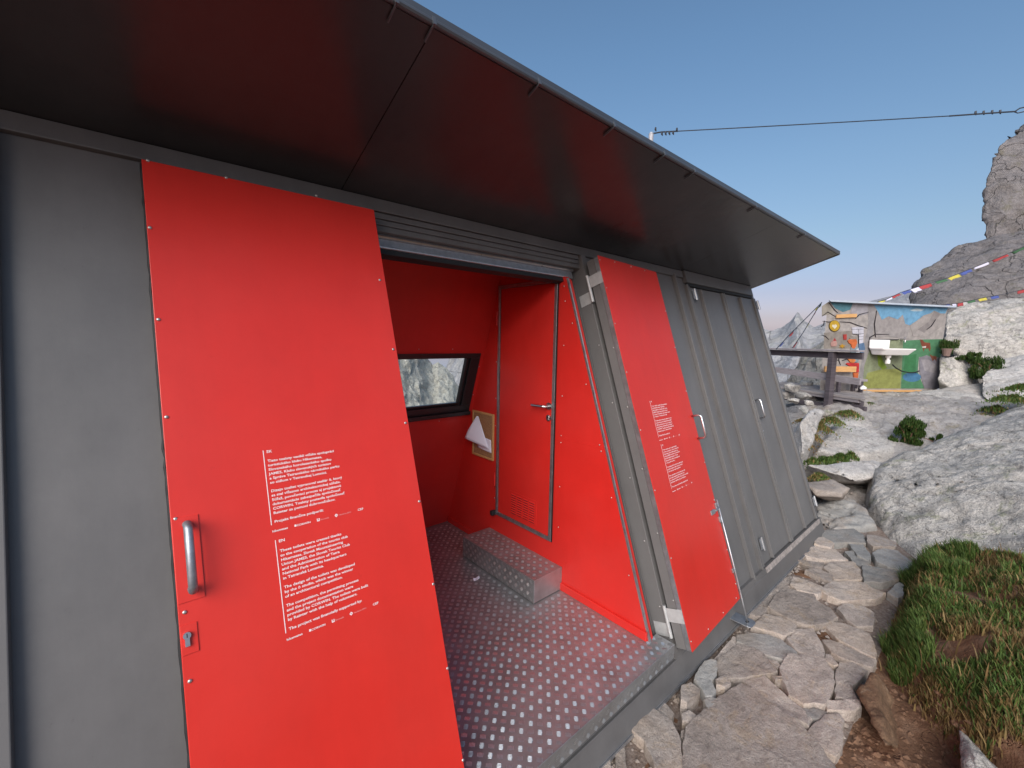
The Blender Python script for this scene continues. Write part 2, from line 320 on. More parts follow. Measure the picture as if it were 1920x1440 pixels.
# far mountains: real relief at real distance, one sheet each
def az_of(px): d = ray(px, 640); return math.atan2(d[0], d[1])
def massif(name, prof, r0, r1, zlow, m, seed, n_az=160, n_r=46, amp=.06, fs=.02, jit=.0):
    azs = np.linspace(az_of(prof[0][0]), az_of(prof[-1][0]), n_az)
    pa = [az_of(p) for p, e in prof]; pe = [math.radians(e) for p, e in prof]
    vs = []
    for a in azs:
        e = np.interp(a, pa, pe)
        for k in range(n_r):
            t = k/(n_r-1); tt = min(t/.7, 1); back = max(0, (t-.7)/.3)
            r = r0+(r1-r0)*t
            rr = r0+(r1-r0)*.7
            top = CAM[2]+math.tan(e)*rr
            z = zlow+(top-zlow)*(tt**1.15) - back*(top-zlow)*.8
            x, y = CAM[0]+math.sin(a)*r, CAM[1]+math.cos(a)*r
            w = math.sin(min(1, tt)*math.pi/2)*(1-.6*max(0, tt-.8)/.2)
            q = Vector((x*fs, y*fs, z*fs*.6+seed))
            z += w*(r1-r0)*amp*(noise.ridged_multi_fractal(q, 1.0, 2.1, 6, 1.0, 2.0)*.5-.45 + .5*noise.fractal(q*3.1, .9, 2, 5))
            q2 = Vector((x*fs*4, y*fs*4, z*fs*4+seed)); dv = noise.noise_vector(q2)+noise.noise_vector(q2*2.7)*.5
            vs.append((x+dv.x*jit*w, y+dv.y*jit*w, z+dv.z*jit*w*.7))
    fs_ = [(i*n_r+k, (i+1)*n_r+k, (i+1)*n_r+k+1, i*n_r+k+1) for i in range(n_az-1) for k in range(n_r-1)]
    me = bpy.data.meshes.new(name); me.from_pydata(vs, [], fs_)
    return link(name, me, m, None, 0, False, 'structure')
M['slope'] = rockmat('rocky_slope_stone', srgb(196, 194, 184), srgb(142, 140, 132), srgb(188, 180, 160), srgb(150, 152, 128), .45, 1.2, .9, 1., False, .4)
massif('rocky_slope', [(420, 9), (600, 11), (740, 7), (785, 1), (803, -2.7), (812, -3.5), (822, -3.1), (834, -3.7), (850, -5), (872, -7.6), (905, -12)], 45, 120, -34, M['slope'], 3, 300, 130, .010, .09, .9)
massif('far_mountain', [(829, -7), (834, -4), (842, -2.5), (862, 1), (900, 5), (1100, 8), (1300, 5), (1400, 2.2), (1440, 1.55), (1462, 1.9), (1478, 2.5), (1492, 3.5), (1503, 2.4), (1520, 1.7), (1533, 2.0), (1600, 4), (1800, 7), (2100, 9)], 170, 520, -60, M['far'], 11, 420, 70, .016, .010, 5.)
massif('scree_slope', [(1400, -9), (1440, -7), (1470, -5.6), (1500, -2.2), (1520, -.8), (1545, .2), (1620, 1), (1750, 2)], 26, 60, -9, M['mountain'], 21, 160, 70, .03, .12, .9)
mb = MB(); a0, a1 = az_of(760), az_of(900)
mb.add([(CAM[0]+math.sin(a)*r, CAM[1]+math.cos(a)*r, -43) for r in (420, 3500) for a in (a0-.3, (a0+a1)/2, a1+.6)], [(0, 1, 4, 3), (1, 2, 5, 4)])
mb.build('guessed_lake', water, kind='structure')  # guessed water sheet, added to give the bright blue notch behind the window

# ------------------------------------------------------------------ path with flagstones
mb = MB(); n = 60
pathv = [(1.0+i*.1, y) for i in range(61) for y in (-.02, -.42, -.86)]
ob = MB().add([(x, y, max(gh(x, y), -.345)+.012) for x, y in pathv], [(i*3+k, i*3+k+1, i*3+k+4, i*3+k+3) for i in range(60) for k in range(2)])
M['fill'] = mat('gritty_path_fill', (.15, .095, .065), .95, base2=(.34, .28, .245), vscale=38, bump=1., bscale=70, detail=9)
path = ob.build('path', M['fill'], kind='structure')
D = lambda x, y: (1280+x/3, 960+y/3)
A = lambda x, y: (1100+x/5.5375, 1180+y/5.5375)
STONES = [
 (D, 'f', .02, [(20, 1230), (80, 1170), (190, 1070), (330, 975), (400, 1003), (480, 1080), (560, 1140), (640, 1190), (700, 1245), (760, 1310), (850, 1440), (900, 1560), (30, 1560), (0, 1440), (10, 1300)]),
 (D, 'f', 0, [(345, 945), (460, 922), (560, 1010), (640, 1070), (718, 1150), (700, 1190), (600, 1140), (490, 1072), (410, 1000)]),
 (D, 'f', .01, [(195, 870), (200, 830), (310, 750), (400, 770), (450, 800), (525, 895), (500, 912), (440, 915), (340, 936), (210, 930)]),
 (D, 'b', 0, [(308, 690), (370, 678), (480, 692), (560, 722), (636, 790), (636, 800), (570, 838), (470, 800), (312, 730)]),
 (D, 'f', 0, [(588, 715), (642, 662), (738, 657), (788, 760), (798, 832), (740, 812), (650, 778)]),
 (D, 'f', .01, [(547, 880), (592, 812), (680, 808), (800, 843), (846, 900), (846, 990), (800, 1086), (680, 1082), (600, 1028), (562, 950)]),
 (D, 'f', -.01, [(862, 900), (882, 842), (960, 842), (1042, 887), (1000, 932), (952, 980), (962, 1010), (990, 1056), (862, 1040)]),
 (D, 'f', .005, [(792, 722), (832, 722), (960, 772), (1082, 832), (1060, 868), (922, 828), (842, 788)]),
 (D, 'f', 0, [(805, 640), (842, 617), (900, 618), (1048, 682), (1078, 740), (1082, 818), (960, 758), (882, 718)]),
 (D, 'f', 0, [(392, 640), (462, 574), (550, 592), (636, 640), (618, 678), (560, 696), (470, 668)]),
 (D, 'f', .01, [(484, 540), (524, 472), (600, 444), (738, 472), (758, 512), (828, 552), (866, 600), (800, 636), (720, 646), (620, 618), (544, 578)]),
 (D, 'f', 0, [(873, 540), (902, 513), (1000, 513), (1078, 562), (1068, 638), (980, 638), (922, 598)]),
 (D, 'f', .005, [(775, 440), (842, 388), (1018, 404), (1058, 432), (1136, 462), (1078, 498), (902, 502), (822, 478)]),
 (D, 'f', 0, [(608, 410), (622, 364), (700, 384), (806, 432), (758, 466), (642, 438)]),
 (D, 'f', 0, [(794, 310), (832, 284), (958, 284), (998, 322), (1006, 382), (852, 378)]),
 (D, 'b', .02, [(1014, 372), (1010, 314), (1218, 347), (1212, 390), (1120, 410), (1022, 402)]),
 (D, 'b', .015, [(1068, 242), (1132, 213), (1208, 228), (1268, 282), (1296, 302), (1238, 342), (1152, 318), (1092, 288)]),
 (D, 'b', 0, [(914, 222), (960, 218), (1048, 290), (1000, 303), (962, 278)]),
 (D, 'b', .01, [(934, 183), (1018, 188), (1057, 250), (1048, 278), (982, 248)]),
 (D, 'f', 0, [(674, 230), (722, 198), (858, 213), (926, 270), (800, 272), (702, 248)]),
 (D, 'f', .015, [(742, 152), (790, 152), (848, 187), (828, 208), (742, 188)]),
 (D, 'b', .01, [(794, 112), (960, 98), (1018, 142), (1027, 178), (932, 178), (852, 178), (784, 142)]),
 (D, 'f', .02, [(1043, 185), (1034, 143), (1080, 143), (1197, 182), (1192, 204), (1072, 208)]),
 (D, 'f', -.01, [(807, 792), (830, 792), (872, 850), (850, 858), (802, 830)]),
 (D, 'f', 0, [(803, 1063), (988, 1063), (998, 1100), (960, 1118), (822, 1108)]),
 (D, 'b', -.01, [(678, 1098), (740, 1093), (806, 1112), (798, 1130), (760, 1152), (702, 1148)]),
 (D, 'f', 0, [(778, 1162), (802, 1133), (880, 1133), (907, 1162), (898, 1200), (898, 1300), (858, 1368), (782, 1328), (704, 1240), (742, 1182)]),
 (A, 'f', .02, [(430, 980), (520, 900), (660, 820), (800, 920), (880, 980), (955, 1130), (995, 1440), (990, 1600), (800, 1600), (700, 1440), (600, 1190), (480, 1080)]),
 (A, 'f', 0, [(645, 765), (720, 694), (800, 752), (896, 870), (868, 955), (762, 868)]),
 (A, 'f', -.01, [(303, 1094), (370, 1064), (415, 1440), (420, 1600), (290, 1600), (302, 1440)]),
 (A, 'f', .0, [(60, 1440), (64, 1372), (160, 1264), (236, 1342), (248, 1440), (240, 1600), (80, 1600)]),
 (A, 'f', .03, [(977, 690), (987, 634), (1080, 612), (1163, 680), (1148, 720), (1040, 812), (982, 788)]),
 (A, 'b', .02, [(1172, 432), (1222, 364), (1300, 344), (1342, 354), (1346, 500), (1292, 560), (1336, 660), (1298, 716), (1232, 716), (1152, 590), (1122, 540)]),
 (A, 'f', .03, [(1342, 562), (1400, 533), (1460, 543), (1487, 600), (1430, 636), (1352, 618)]),
 (A, 'f', .02, [(988, 902), (1060, 868), (1147, 922), (1147, 958), (1060, 987), (1002, 968)]),
 (A, 'b', .02, [(1218, 772), (1280, 733), (1347, 752), (1262, 866)]),
 (A, 'f', 0, [(982, 1062), (1037, 1042), (1010, 1147), (977, 1118)]),
 (D, 'f', 0, [(482, 832), (530, 842), (548, 860), (530, 878), (502, 858)]),
 (D, 'f', 0, [(503, 922), (558, 930), (562, 948), (522, 943)]),
 (D, 'f', .005, [(694, 332), (760, 323), (846, 362), (828, 398), (762, 368)]),
 (D, 'f', .005, [(644, 274), (790, 284), (785, 310), (722, 327), (692, 300)]),
 (D, 'f', -.01, [(394, 520), (482, 464), (516, 472), (478, 540), (440, 586), (372, 566)]),
 (D, 'f', -.01, [(204, 818), (176, 828), (282, 694), (302, 702), (300, 742)]),
 (D, 'b', .02, [(1153, 462), (1212, 404), (1238, 404), (1238, 480), (1212, 498)]),
 (D, 'f', -.005, [(560, 446), (600, 446), (520, 470), (470, 455), (600, 350), (618, 360), (604, 410)]),
 (D, 'b', .0, [(860, 1050), (850, 1010), (850, 1000)]),
]
def stone_mesh(poly, z, thick, seed):
    P = [gz(*p, -.27)[:2] for p in poly]
    # densify the outline and roughen it
    out = []
    for i in range(len(P)):
        a, b = P[i], P[(i+1) % len(P)]; m = max(1, int(np.hypot(*(b-a))/.03))
        for k in range(m):
            q = a+(b-a)*k/m
            if k: q = q+np.array([noise.noise(Vector((q[0]*30, q[1]*30, seed))), noise.noise(Vector((q[0]*30, q[1]*30, seed+9)))])*.011
            out.append(q)
    P = np.array(out); c = P.mean(0); P = c+(P-c)*(1+.006/max(.05, np.sqrt(((P-c)**2).sum(1)).mean())); n = len(P)
    tx, ty = (random.random()-.5)*.035, (random.random()-.5)*.035
    rings = [(1.02, -thick), (1.015, -.012), (1.0, -.003), (.985, 0), (.85, .001), (.65, .0), (.42, .0), (.2, 0)]
    vs = []
    rad = max(.05, np.sqrt(((P-c)**2).sum(1)).mean())
    for s, dz in rings:
        for q in P:
            d = c+(q-c)*(s if s < .95 else 1-(1-s)*min(1.5, .18/rad))
            zz = z+dz+(d[0]-c[0])*tx+(d[1]-c[1])*ty
            if s < 1.01: zz += .009*noise.fractal(Vector((d[0]*7, d[1]*7, seed)), .9, 2, 4)+.003*noise.noise(Vector((d[0]*45, d[1]*45, seed)))
            vs.append((d[0], d[1], zz))
    vs.append((c[0], c[1], z+.008*noise.fractal(Vector((c[0]*7, c[1]*7, seed)), 1, 2, 4)))
    fs = [(r*n+i, r*n+(i+1) % n, (r+1)*n+(i+1) % n, (r+1)*n+i) for r in range(len(rings)-1) for i in range(n)]
    L = (len(rings)-1)*n; fs += [(L+i, L+(i+1) % n, len(vs)-1) for i in range(n)]
    return MB().add(vs, fs)
for i, (cv, kind, dz, poly) in enumerate(STONES):
    if len(poly) < 4: continue
    sm = stone_mesh([cv(*p) for p in poly], -.268+dz+random.uniform(-.006, .008), .11, i*3.7)
    sm.build('flagstone', M['flag'] if kind == 'f' else M['flag_blue'], path, smooth=True).data.set_sharp_from_angle(angle=math.radians(28))
# loose gravel and pebbles in the joints
peb = MB(); clod = MB()
for k in range(1500):
    x = random.uniform(1.1, 7.6); y = random.uniform(-.86, -.06) if x < 5.7 else random.uniform(-.6, .6)
    if random.random() < .35 and x < 5.6: y = random.uniform(-.16, -.1)
    r = random.uniform(.006, .022); z0 = max(gh(x, y), -.345)+.012 if x < 5.8 else gh(x, y)
    vs = []
    for a in range(5): an = a*1.2566+random.random()*.5; vs.append((x+r*math.cos(an)*random.uniform(.7, 1.2), y+r*math.sin(an)*random.uniform(.7, 1.2), z0+r*.15))
    vs += [(x, y, z0+r*.9), (x, y, z0-r*.5)]
    peb.add(vs, [(a, (a+1) % 5, 5) for a in range(5)]+[((a+1) % 5, a, 6) for a in range(5)])
for k in range(900):
    x = random.uniform(2.2, 3.5); y = random.uniform(-1.55, -.86)
    if y < float(interp(x, YB))-.12: continue
    r = random.choice((.004, .006, .008, .012, .02))*random.uniform(.7, 1.3); z0 = gh(x, y)
    vs = [(x+r*math.cos(a*1.2566+k)*random.uniform(.6, 1.3), y+r*math.sin(a*1.2566+k)*random.uniform(.6, 1.3), z0+r*.1) for a in range(5)]+[(x, y, z0+r*.8), (x, y, z0-r*.5)]
    clod.add(vs, [(a, (a+1) % 5, 5) for a in range(5)]+[((a+1) % 5, a, 6) for a in range(5)])
o = clod.build('earth_clods', M['soil'], kind='stuff'); o['label'] = 'crumbly earth clods on the cut face of the turf bank'; o['category'] = 'soil'
o = peb.build('gravel', M['flag'], kind='stuff'); o['label'] = 'loose gravel between the flagstones of the path'; o['category'] = 'gravel'

# ------------------------------------------------------------------ rocks
def rock(name, pts, label, m, edge=.09, amp=.05, freq=2., seed=0, smooth_it=3, cat='boulder', group=None, steps=.5, bury=None):
    bm = bmesh.new()
    for p in pts: bm.verts.new(tuple(map(float, p)))
    r = bmesh.ops.convex_hull(bm, input=bm.verts)
    bmesh.ops.delete(bm, geom=list({g for g in list(r['geom_interior'])+list(r['geom_unused']) if isinstance(g, bmesh.types.BMVert)}), context='VERTS')
    for it in range(9):
        el = [e for e in bm.edges if e.calc_length() > edge]
        if not el: break
        bmesh.ops.subdivide_edges(bm, edges=el, cuts=1); bmesh.ops.triangulate(bm, faces=[f for f in bm.faces if len(f.verts) > 3])
    for _ in range(smooth_it): bmesh.ops.smooth_vert(bm, verts=bm.verts, factor=.5, use_axis_x=True, use_axis_y=True, use_axis_z=True)
    bm.normal_update()
    S = Vector((seed*1.7, seed*-.9, seed*2.3)); mv = []
    for v in bm.verts:
        p = v.co*freq+S
        h = noise.fractal(p, .9, 2.1, 7)
        c = noise.voronoi(p*.9+noise.noise_vector(p)*.25)[0]; fac = (c[1]-c[0])
        cell = noise.cell(p*.8+noise.noise_vector(p*.7)*.6)
        crack = -max(0, .12-fac)*2.2
        mv.append(v.normal*amp*(h*.9+steps*cell*.8+crack))
    for v, d in zip(bm.verts, mv): v.co += d
    cen = np.array(pts).mean(0); low = min(p[2] for p in pts)
    loc = Vector((cen[0], cen[1], low))
    for v in bm.verts: v.co -= loc
    bmesh.ops.recalc_face_normals(bm, faces=bm.faces)
    me = bpy.data.meshes.new(name); bm.to_mesh(me); bm.free()
    ob = link(name, me, m, None, 0, True); ob.location = loc
    return tag(ob, label, cat, group)
d3 = lambda *a: dep(*a)
# right hand boulder
rock('boulder', [(5.45, -1.0, -.4), (5.85, -.62, -.45), (6.5, -.36, -.45), (7.3, -.16, -.45), (8.3, -.2, -.3), (6.9, -.3, .02), (7.6, -.2, .1), d3(1650, 880, 5.7), d3(1720, 842, 5.9), d3(1830, 800, 6.2), d3(1925, 762, 6.5), d3(1760, 990, 4.5), d3(1850, 965, 4.5), d3(1930, 930, 4.4), d3(1700, 950, 5.0), (6.0, -3.2, .9), (8.6, -3.2, 1.5), (8.9, -1.5, .95)],
     'huge pale speckled granite boulder sloping up right of the path', M['granite'], .05, .06, 1.7, 1, 3, steps=.25)
# long smooth slab leading up to the deck
rock('rock_slab', [d3(1532, 843, 6.9), d3(1560, 850, 6.8), d3(1640, 846, 6.8), d3(1690, 838, 7.0), d3(1700, 800, 7.6), d3(1660, 765, 8.5), d3(1625, 752, 8.8), d3(1590, 776, 8.3), d3(1560, 800, 7.8), (8.6, .9, -.6), (9.0, -.5, -.6), (11, .2, -.2), (11, .9, -.2)],
     'long smooth pale granite slab rising to the wooden deck', M['granite_smooth'], .07, .03, 1.6, 2, 3, 'rock')
rock('rock_slab', [d3(1500, 790, 6.6), d3(1528, 762, 7.4), d3(1545, 770, 7.4), d3(1520, 830, 6.6), d3(1505, 845, 6.4), (8.2, 1.2, -.6), (9.2, 1.4, -.4), (8.0, .8, -.6)],
     'small pale rock slab showing beside the corner of the grey hut', M['granite_smooth'], .07, .03, 2., 3, 3, 'rock')
rock('rock_slab', [d3(1515, 872, 5.9), d3(1570, 866, 6.0), d3(1640, 862, 6.1), d3(1662, 868, 6.0), d3(1640, 886, 5.75), d3(1580, 893, 5.65), d3(1556, 886, 5.7), d3(1600, 903, 5.65), d3(1640, 895, 5.7), (7.6, .75, -.35), (8.3, -.2, -.35), (8.2, .6, -.35)],
     'broad flat stone step with brown broken underside above the path', M['granite_smooth'], .05, .022, 3, 4, 1, 'rock')
rock('rock_slab', [d3(1505, 905, 5.3), d3(1560, 897, 5.45), d3(1596, 915, 5.2), d3(1580, 926, 5.05), d3(1530, 918, 5.0), d3(1515, 912, 5.1), d3(1530, 930, 5.0), d3(1580, 934, 5.05), (7.3, .5, -.4), (7.2, .1, -.4)],
     'thin flat stone step next to the lower corner of the grey hut', M['flag'], .05, .015, 3, 5, 1, 'rock')
rock('rock_slab', [gz(1530, 948, -.23), gz(1560, 934, -.2), gz(1600, 938, -.2), gz(1625, 958, -.2), gz(1640, 985, -.24), gz(1560, 992, -.26), gz(1538, 975, -.26), (5.9, .1, -.5), (6.2, -.5, -.5), (7.2, .3, -.5)],
     'cracked pale bedrock hump in the path past the hut corner', M['flag_blue'], .04, .03, 5, 6, 1, 'rock', steps=.9)
# ledge with dark shrub below
rock('rock_slab', [d3(1712, 778, 7.6), d3(1760, 772, 7.9), d3(1830, 775, 7.9), d3(1845, 786, 7.6), d3(1810, 800, 7.3), d3(1760, 800, 7.3), d3(1722, 795, 7.4), d3(1740, 812, 7.3), d3(1800, 812, 7.3), (10.6, -.2, .2), (10.9, -1.2, .2), (10.0, -.6, .1)],
     'white overhanging granite ledge above the dark juniper shrub', M['granite_smooth'], .06, .03, 2.6, 7, 1, 'rock')
rock('rock_slab', [d3(1640, 748, 9.0), d3(1700, 738, 9.2), d3(1790, 736, 9.3), d3(1850, 715, 9.3), d3(1865, 752, 8.2), d3(1830, 768, 8.0), d3(1740, 764, 8.2), d3(1680, 770, 8.1), (11.3, .6, .3), (12.6, -1.6, .3), (11, -1.5, .2), (12.6, .2, .4)],
     'flat granite shelf in front of the painted shed', M['granite_smooth'], .07, .03, 2., 8, 2, 'rock')
rock('rock_slab', [d3(1715, 752, 8.6), d3(1770, 750, 8.7), d3(1775, 760, 8.4), d3(1740, 768, 8.2), d3(1712, 760, 8.3), (11.2, -.1, .5), (11.6, -.5, .5)],
     'small flat stone lying on the shelf before the washbasin', M['flag'], .05, .02, 4, 9, 1, 'rock')
rock('boulder', [d3(1764, 668, 9.6), d3(1800, 664, 9.8), d3(1825, 690, 9.6), d3(1810, 712, 9.3), d3(1775, 722, 9.3), d3(1758, 712, 9.4), (13.5, -1.0, .4), (13.9, -.4, .4), (14.4, -.9, 1.4)],
     'square white boulder against the right side of the shed', M['granite'], .07, .04, 2.5, 10, 2)
rock('boulder', [d3(1835, 705, 9.0), d3(1880, 672, 9.4), d3(1930, 662, 9.4), d3(1935, 700, 8.4), d3(1880, 735, 8.2), d3(1840, 745, 8.4), (11.5, -1.6, .4), (13.5, -2.6, .6), (12.5, -3, 1.2), (14, -2.6, 1.8)],
     'rounded pale granite hump on the slope right of the shed', M['granite_smooth'], .08, .04, 2.0, 11, 2)
# cliff
rock('cliff', [d3(1700, 560, 15), d3(1733, 503, 15.5), d3(1788, 466, 16), d3(1842, 458, 16), d3(1880, 440, 15.6), d3(1960, 425, 15.4), d3(2060, 425, 17), d3(1705, 620, 13.6), d3(1770, 640, 12.8), d3(1850, 640, 12.4), d3(1960, 620, 12), d3(1780, 560, 13.5), d3(1960, 520, 13), d3(1690, 690, 15), d3(1800, 700, 12.4), d3(1960, 690, 11.8), (26, -1, 1), (26, -8, 2), (26, -2, 5), (24, -8, 7)],
     'massive grey granite cliff flank rising behind the painted shed', M['cliff'], .2, .13, .9, 12, 2, 'cliff', steps=.7)
rock('cliff', [d3(1846, 350, 17), d3(1868, 272, 17.5), d3(1900, 250, 18), d3(1980, 195, 18), d3(2100, 150, 20), d3(1852, 400, 17), d3(1846, 440, 16.6), d3(1836, 480, 16.2), d3(1880, 520, 16.2), d3(2010, 520, 15.6), d3(1900, 345, 16.3), d3(1990, 330, 16), (30, -5, 4), (30, -9, 5), (29, -5, 11)],
     'dark overhanging granite pinnacle at the right edge of the sky', M['cliff'], .22, .16, .8, 13, 1, 'cliff', steps=.9)
rock('boulder', [d3(1772, 590, 11.8), d3(1800, 568, 12.2), d3(1870, 562, 12), d3(1960, 560, 11.5), d3(1768, 640, 11.3), d3(1800, 668, 10.8), d3(1880, 690, 10.4), d3(1960, 680, 10), d3(1960, 600, 10.5), (16, -.9, .8), (17, -4, .8), (17.5, -1.2, 2.6), (17, -4, 3)],
     'big pale rounded boulder under the prayer flags', M['granite'], .1, .07, 1.3, 14, 2)
# rubble under the deck
for i, (px, py, dd, s) in enumerate([(1492, 752, 8.4, .16), (1505, 742, 8.8, .2), (1520, 757, 8.6, .18), (1488, 730, 9, .2), (1535, 748, 9.4, .2), (1510, 722, 10.5, .2), (1560, 762, 9, .18), (1575, 752, 9.6, .2), (1525, 735, 9.8, .22), (1498, 768, 8, .16), (1478, 740, 9.2, .22), (1590, 758, 9.0, .15), (1550, 775, 8.3, .17), (1530, 775, 8.1, .14)]):
    c = dep(px, py, dd); q = [c+np.array([random.uniform(-1, 1), random.uniform(-1, 1), random.uniform(-.6, .6)])*s for _ in range(10)]
    rock('rubble_stone', q, 'rough angular rubble stone lying under the wooden deck', M['granite'], .1, .03, 4, 30+i, 1, 'stone', 'rubble stones under the deck')
# stone leaning in the cut bank
rock('boulder', [d3(1640, 1258, 2.62), d3(1612, 1292, 2.5), d3(1606, 1300, 2.5), d3(1632, 1340, 2.35), d3(1662, 1388, 2.2), d3(1655, 1300, 2.6), d3(1690, 1400, 2.3), d3(1660, 1400, 2.15), d3(1720, 1390, 2.5)],
     'brown earth-stained stone leaning in the cut turf bank', M['earthy'], .025, .02, 7, 40, 1, 'stone')
rock('boulder', [gz(1798, 1365, -.19), gz(1806, 1440, -.16), gz(1815, 1500, -.16), gz(1822, 1400, -.12), gz(1835, 1500, -.15), (2.8, -1.5, -.38), (2.5, -1.45, -.38), (2.5, -1.6, -.25), (2.8, -1.65, -.25)],
     'pale grey rock edge showing in grass at bottom right corner', M['granite'], .035, .015, 5, 41, 1, 'stone')
rock('boulder', [d3(1748, 1062, 3.75), d3(1790, 1045, 3.85), d3(1822, 1056, 3.8), d3(1800, 1070, 3.65), d3(1755, 1072, 3.65), (4.9, -1.1, -.25), (5.2, -1.3, -.2), (5.3, -1.0, -.25)],
     'small white stone poking out behind the grass clump', M['granite'], .04, .012, 5, 42, 1, 'stone')

# ------------------------------------------------------------------ grass
def grass(name, roots, hts, straw, label, lean=(0.25, -.1), width=.0035, cat='grass', droop=.55, kind='stuff'):
    n = len(roots); roots = np.asarray(roots, float); hts = np.asarray(hts, float)
    an = rng.uniform(0, 2*np.pi, n); sd_ = np.stack([np.cos(an), np.sin(an), np.zeros(n)], 1)
    ld = np.stack([np.cos(an+1.57)*.6+lean[0], np.sin(an+1.57)*.6+lean[1], np.zeros(n)], 1)*rng.uniform(.3, 1, (n, 1))
    w = width*rng.uniform(.6, 1.5, n)[:, None]
    segs = [(0, 1.), (.38, .9), (.72, .6), (1, .0)]
    vs = []
    for t, ww in segs:
        c = roots + np.array([0, 0, 1])*(hts*(t-droop*.45*t*t))[:, None] + ld*(hts*droop*t*t)[:, None]
        if ww: vs += [c-sd_*w*ww, c+sd_*w*ww]
        else: vs += [c]
    V = np.stack(vs, 1); k = V.shape[1]; base = np.arange(n)[:, None]*k
    faces = np.concatenate([base+np.array([[0, 1, 3, 2]]), base+np.array([[2, 3, 5, 4]])]).tolist()+(base+np.array([[4, 5, 6]])).tolist()
    me = bpy.data.meshes.new(name); me.from_pydata(V.reshape(-1, 3).tolist(), [], faces)
    g = np.array([.058, .115, .025]); g2 = np.array([.15, .21, .055]); s1 = np.array([.32, .23, .10]); s2 = np.array([.20, .12, .05])
    r = rng.random((n, 1)); c = g*(1-r)+g2*r
    st = (rng.random(n) < np.asarray(straw))[:, None]; q = rng.random((n, 1)); c = np.where(st, s1*q+s2*(1-q), c)
    c *= rng.uniform(.7, 1.25, (n, 1))
    ca = np.repeat(np.concatenate([c, np.ones((n, 1))], 1), k, 0)
    at = me.color_attributes.new('tint', 'FLOAT_COLOR', 'POINT'); at.data.foreach_set('color', ca.astype(np.float32).ravel())
    me.materials.append(M['grass'])
    ob = link(name, me, None, None, 0, False, kind); ob['label'] = label; ob['category'] = cat
    return ob
R, H, S = [], [], []
for k in range(7500):           # clumps of blades
    x = random.uniform(2.35, 5.75); yb = float(interp(x, YB)); y = yb-.02-abs(random.gauss(0, .6))
    if y < -2.7: continue
    p = Vector((x, y, 0)); t = noise.fractal(p*1.9, 1, 2, 3); cl = noise.noise(p*3.2+Vector((5, 2, 1)))
    if noise.fractal(p*2.6+Vector((9, 4, 0)), 1, 2, 3) > .22: continue
    if x < 3.0 and random.random() < .4: continue
    hh = random.uniform(.03, .085)*(1+.9*max(0, cl)); st = min(.95, .16+1.5*max(0, t+.1)); a0 = random.uniform(.006, .022)
    if x < 3.9 and yb-y < .10: st = .9; hh *= 1.2
    for q in range(random.randint(7, 16)):
        xx, yy = x+random.gauss(0, a0), y+random.gauss(0, a0)
        R.append((xx, yy, gh(xx, yy)-.012)); H.append(hh*random.uniform(.55, 1.35)); S.append(st)
for k in range(420):            # dead stems standing out of the turf
    x = random.uniform(2.5, 5.7); y = float(interp(x, YB))-.02-abs(random.gauss(0, .5))
    R.append((x, y, gh(x, y)-.01)); H.append(random.uniform(.12, .24)); S.append(1. if random.random() < .75 else 0.)
grass('grass', R, H, S, 'tangled green and straw coloured grass on the turf bank', (.05, .15), .0036, droop=.7)
# tall tussock at the far end of the bank
R, H, S = [], [], []
for cx, cy, rad, n_, h in [(5.0, -.95, .17, 2400, .17), (4.8, -1.1, .16, 1900, .14), (3.85, -.95, .13, 1500, .13), (3.6, -1.02, .12, 1300, .12), (4.3, -.97, .1, 800, .10), (5.25, -1.15, .12, 1100, .13)]:
    for k in range(n_):
        a, r = random.uniform(0, 6.28), rad*math.sqrt(random.random()); x, y = cx+r*math.cos(a), cy+r*math.sin(a)*.8
        R.append((x, y, gh(x, y)-.01)); H.append(h*random.uniform(.55, 1.2)); S.append(.04)
grass('grass', R, H, S, 'taller deep green grass tufts hanging over the path edge', (-.05, .3))
# small patches among the rocks : (px, py, depth, radius, height, count, straw)
PATCH = [('thick grass patch on the boulder slope near the right edge', [(1885, 1020, 4.0, .16, .14, 1500, .15), (1910, 1005, 4.0, .16, .16, 1500, .1), (1860, 1040, 4.0, .12, .1, 700, .4)]),
 ('low grass fringe at the foot of the long smooth slab', [(1525, 862, 6.1, .12, .10, 700, .1), (1550, 860, 6.2, .14, .13, 900, .05), (1575, 856, 6.3, .13, .15, 900, .05), (1595, 852, 6.4, .1, .14, 600, .1)]),
 ('small dry green tuft beside the hut corner', [(1540, 888, 5.6, .11, .09, 800, .35), (1528, 890, 5.5, .08, .07, 400, .5)]),
 ('brown and green tussock strip along the slab edge under the post', [(1520, 815, 6.9, .14, .14, 1100, .75), (1535, 798, 7.2, .18, .15, 1400, .6), (1560, 785, 7.6, .18, .14, 1400, .35), (1590, 772, 8.1, .2, .13, 1300, .35), (1630, 757, 8.5, .2, .13, 1300, .15), (1512, 828, 6.7, .1, .12, 700, .8), (1505, 785, 7.6, .12, .08, 500, .8)]),
 ('dark grass strip climbing between the pale boulders', [(1900, 745, 7.0, .24, .16, 1800, .15), (1870, 765, 7.2, .2, .14, 1200, .2), (1925, 725, 7.0, .25, .16, 1600, .1), (1845, 778, 7.2, .15, .1, 600, .6)]),
 ('little grass sprout on the boulder beside the white stone', [(1765, 1045, 3.95, .07, .07, 350, .2), (1780, 1043, 3.95, .05, .06, 200, .2)])]
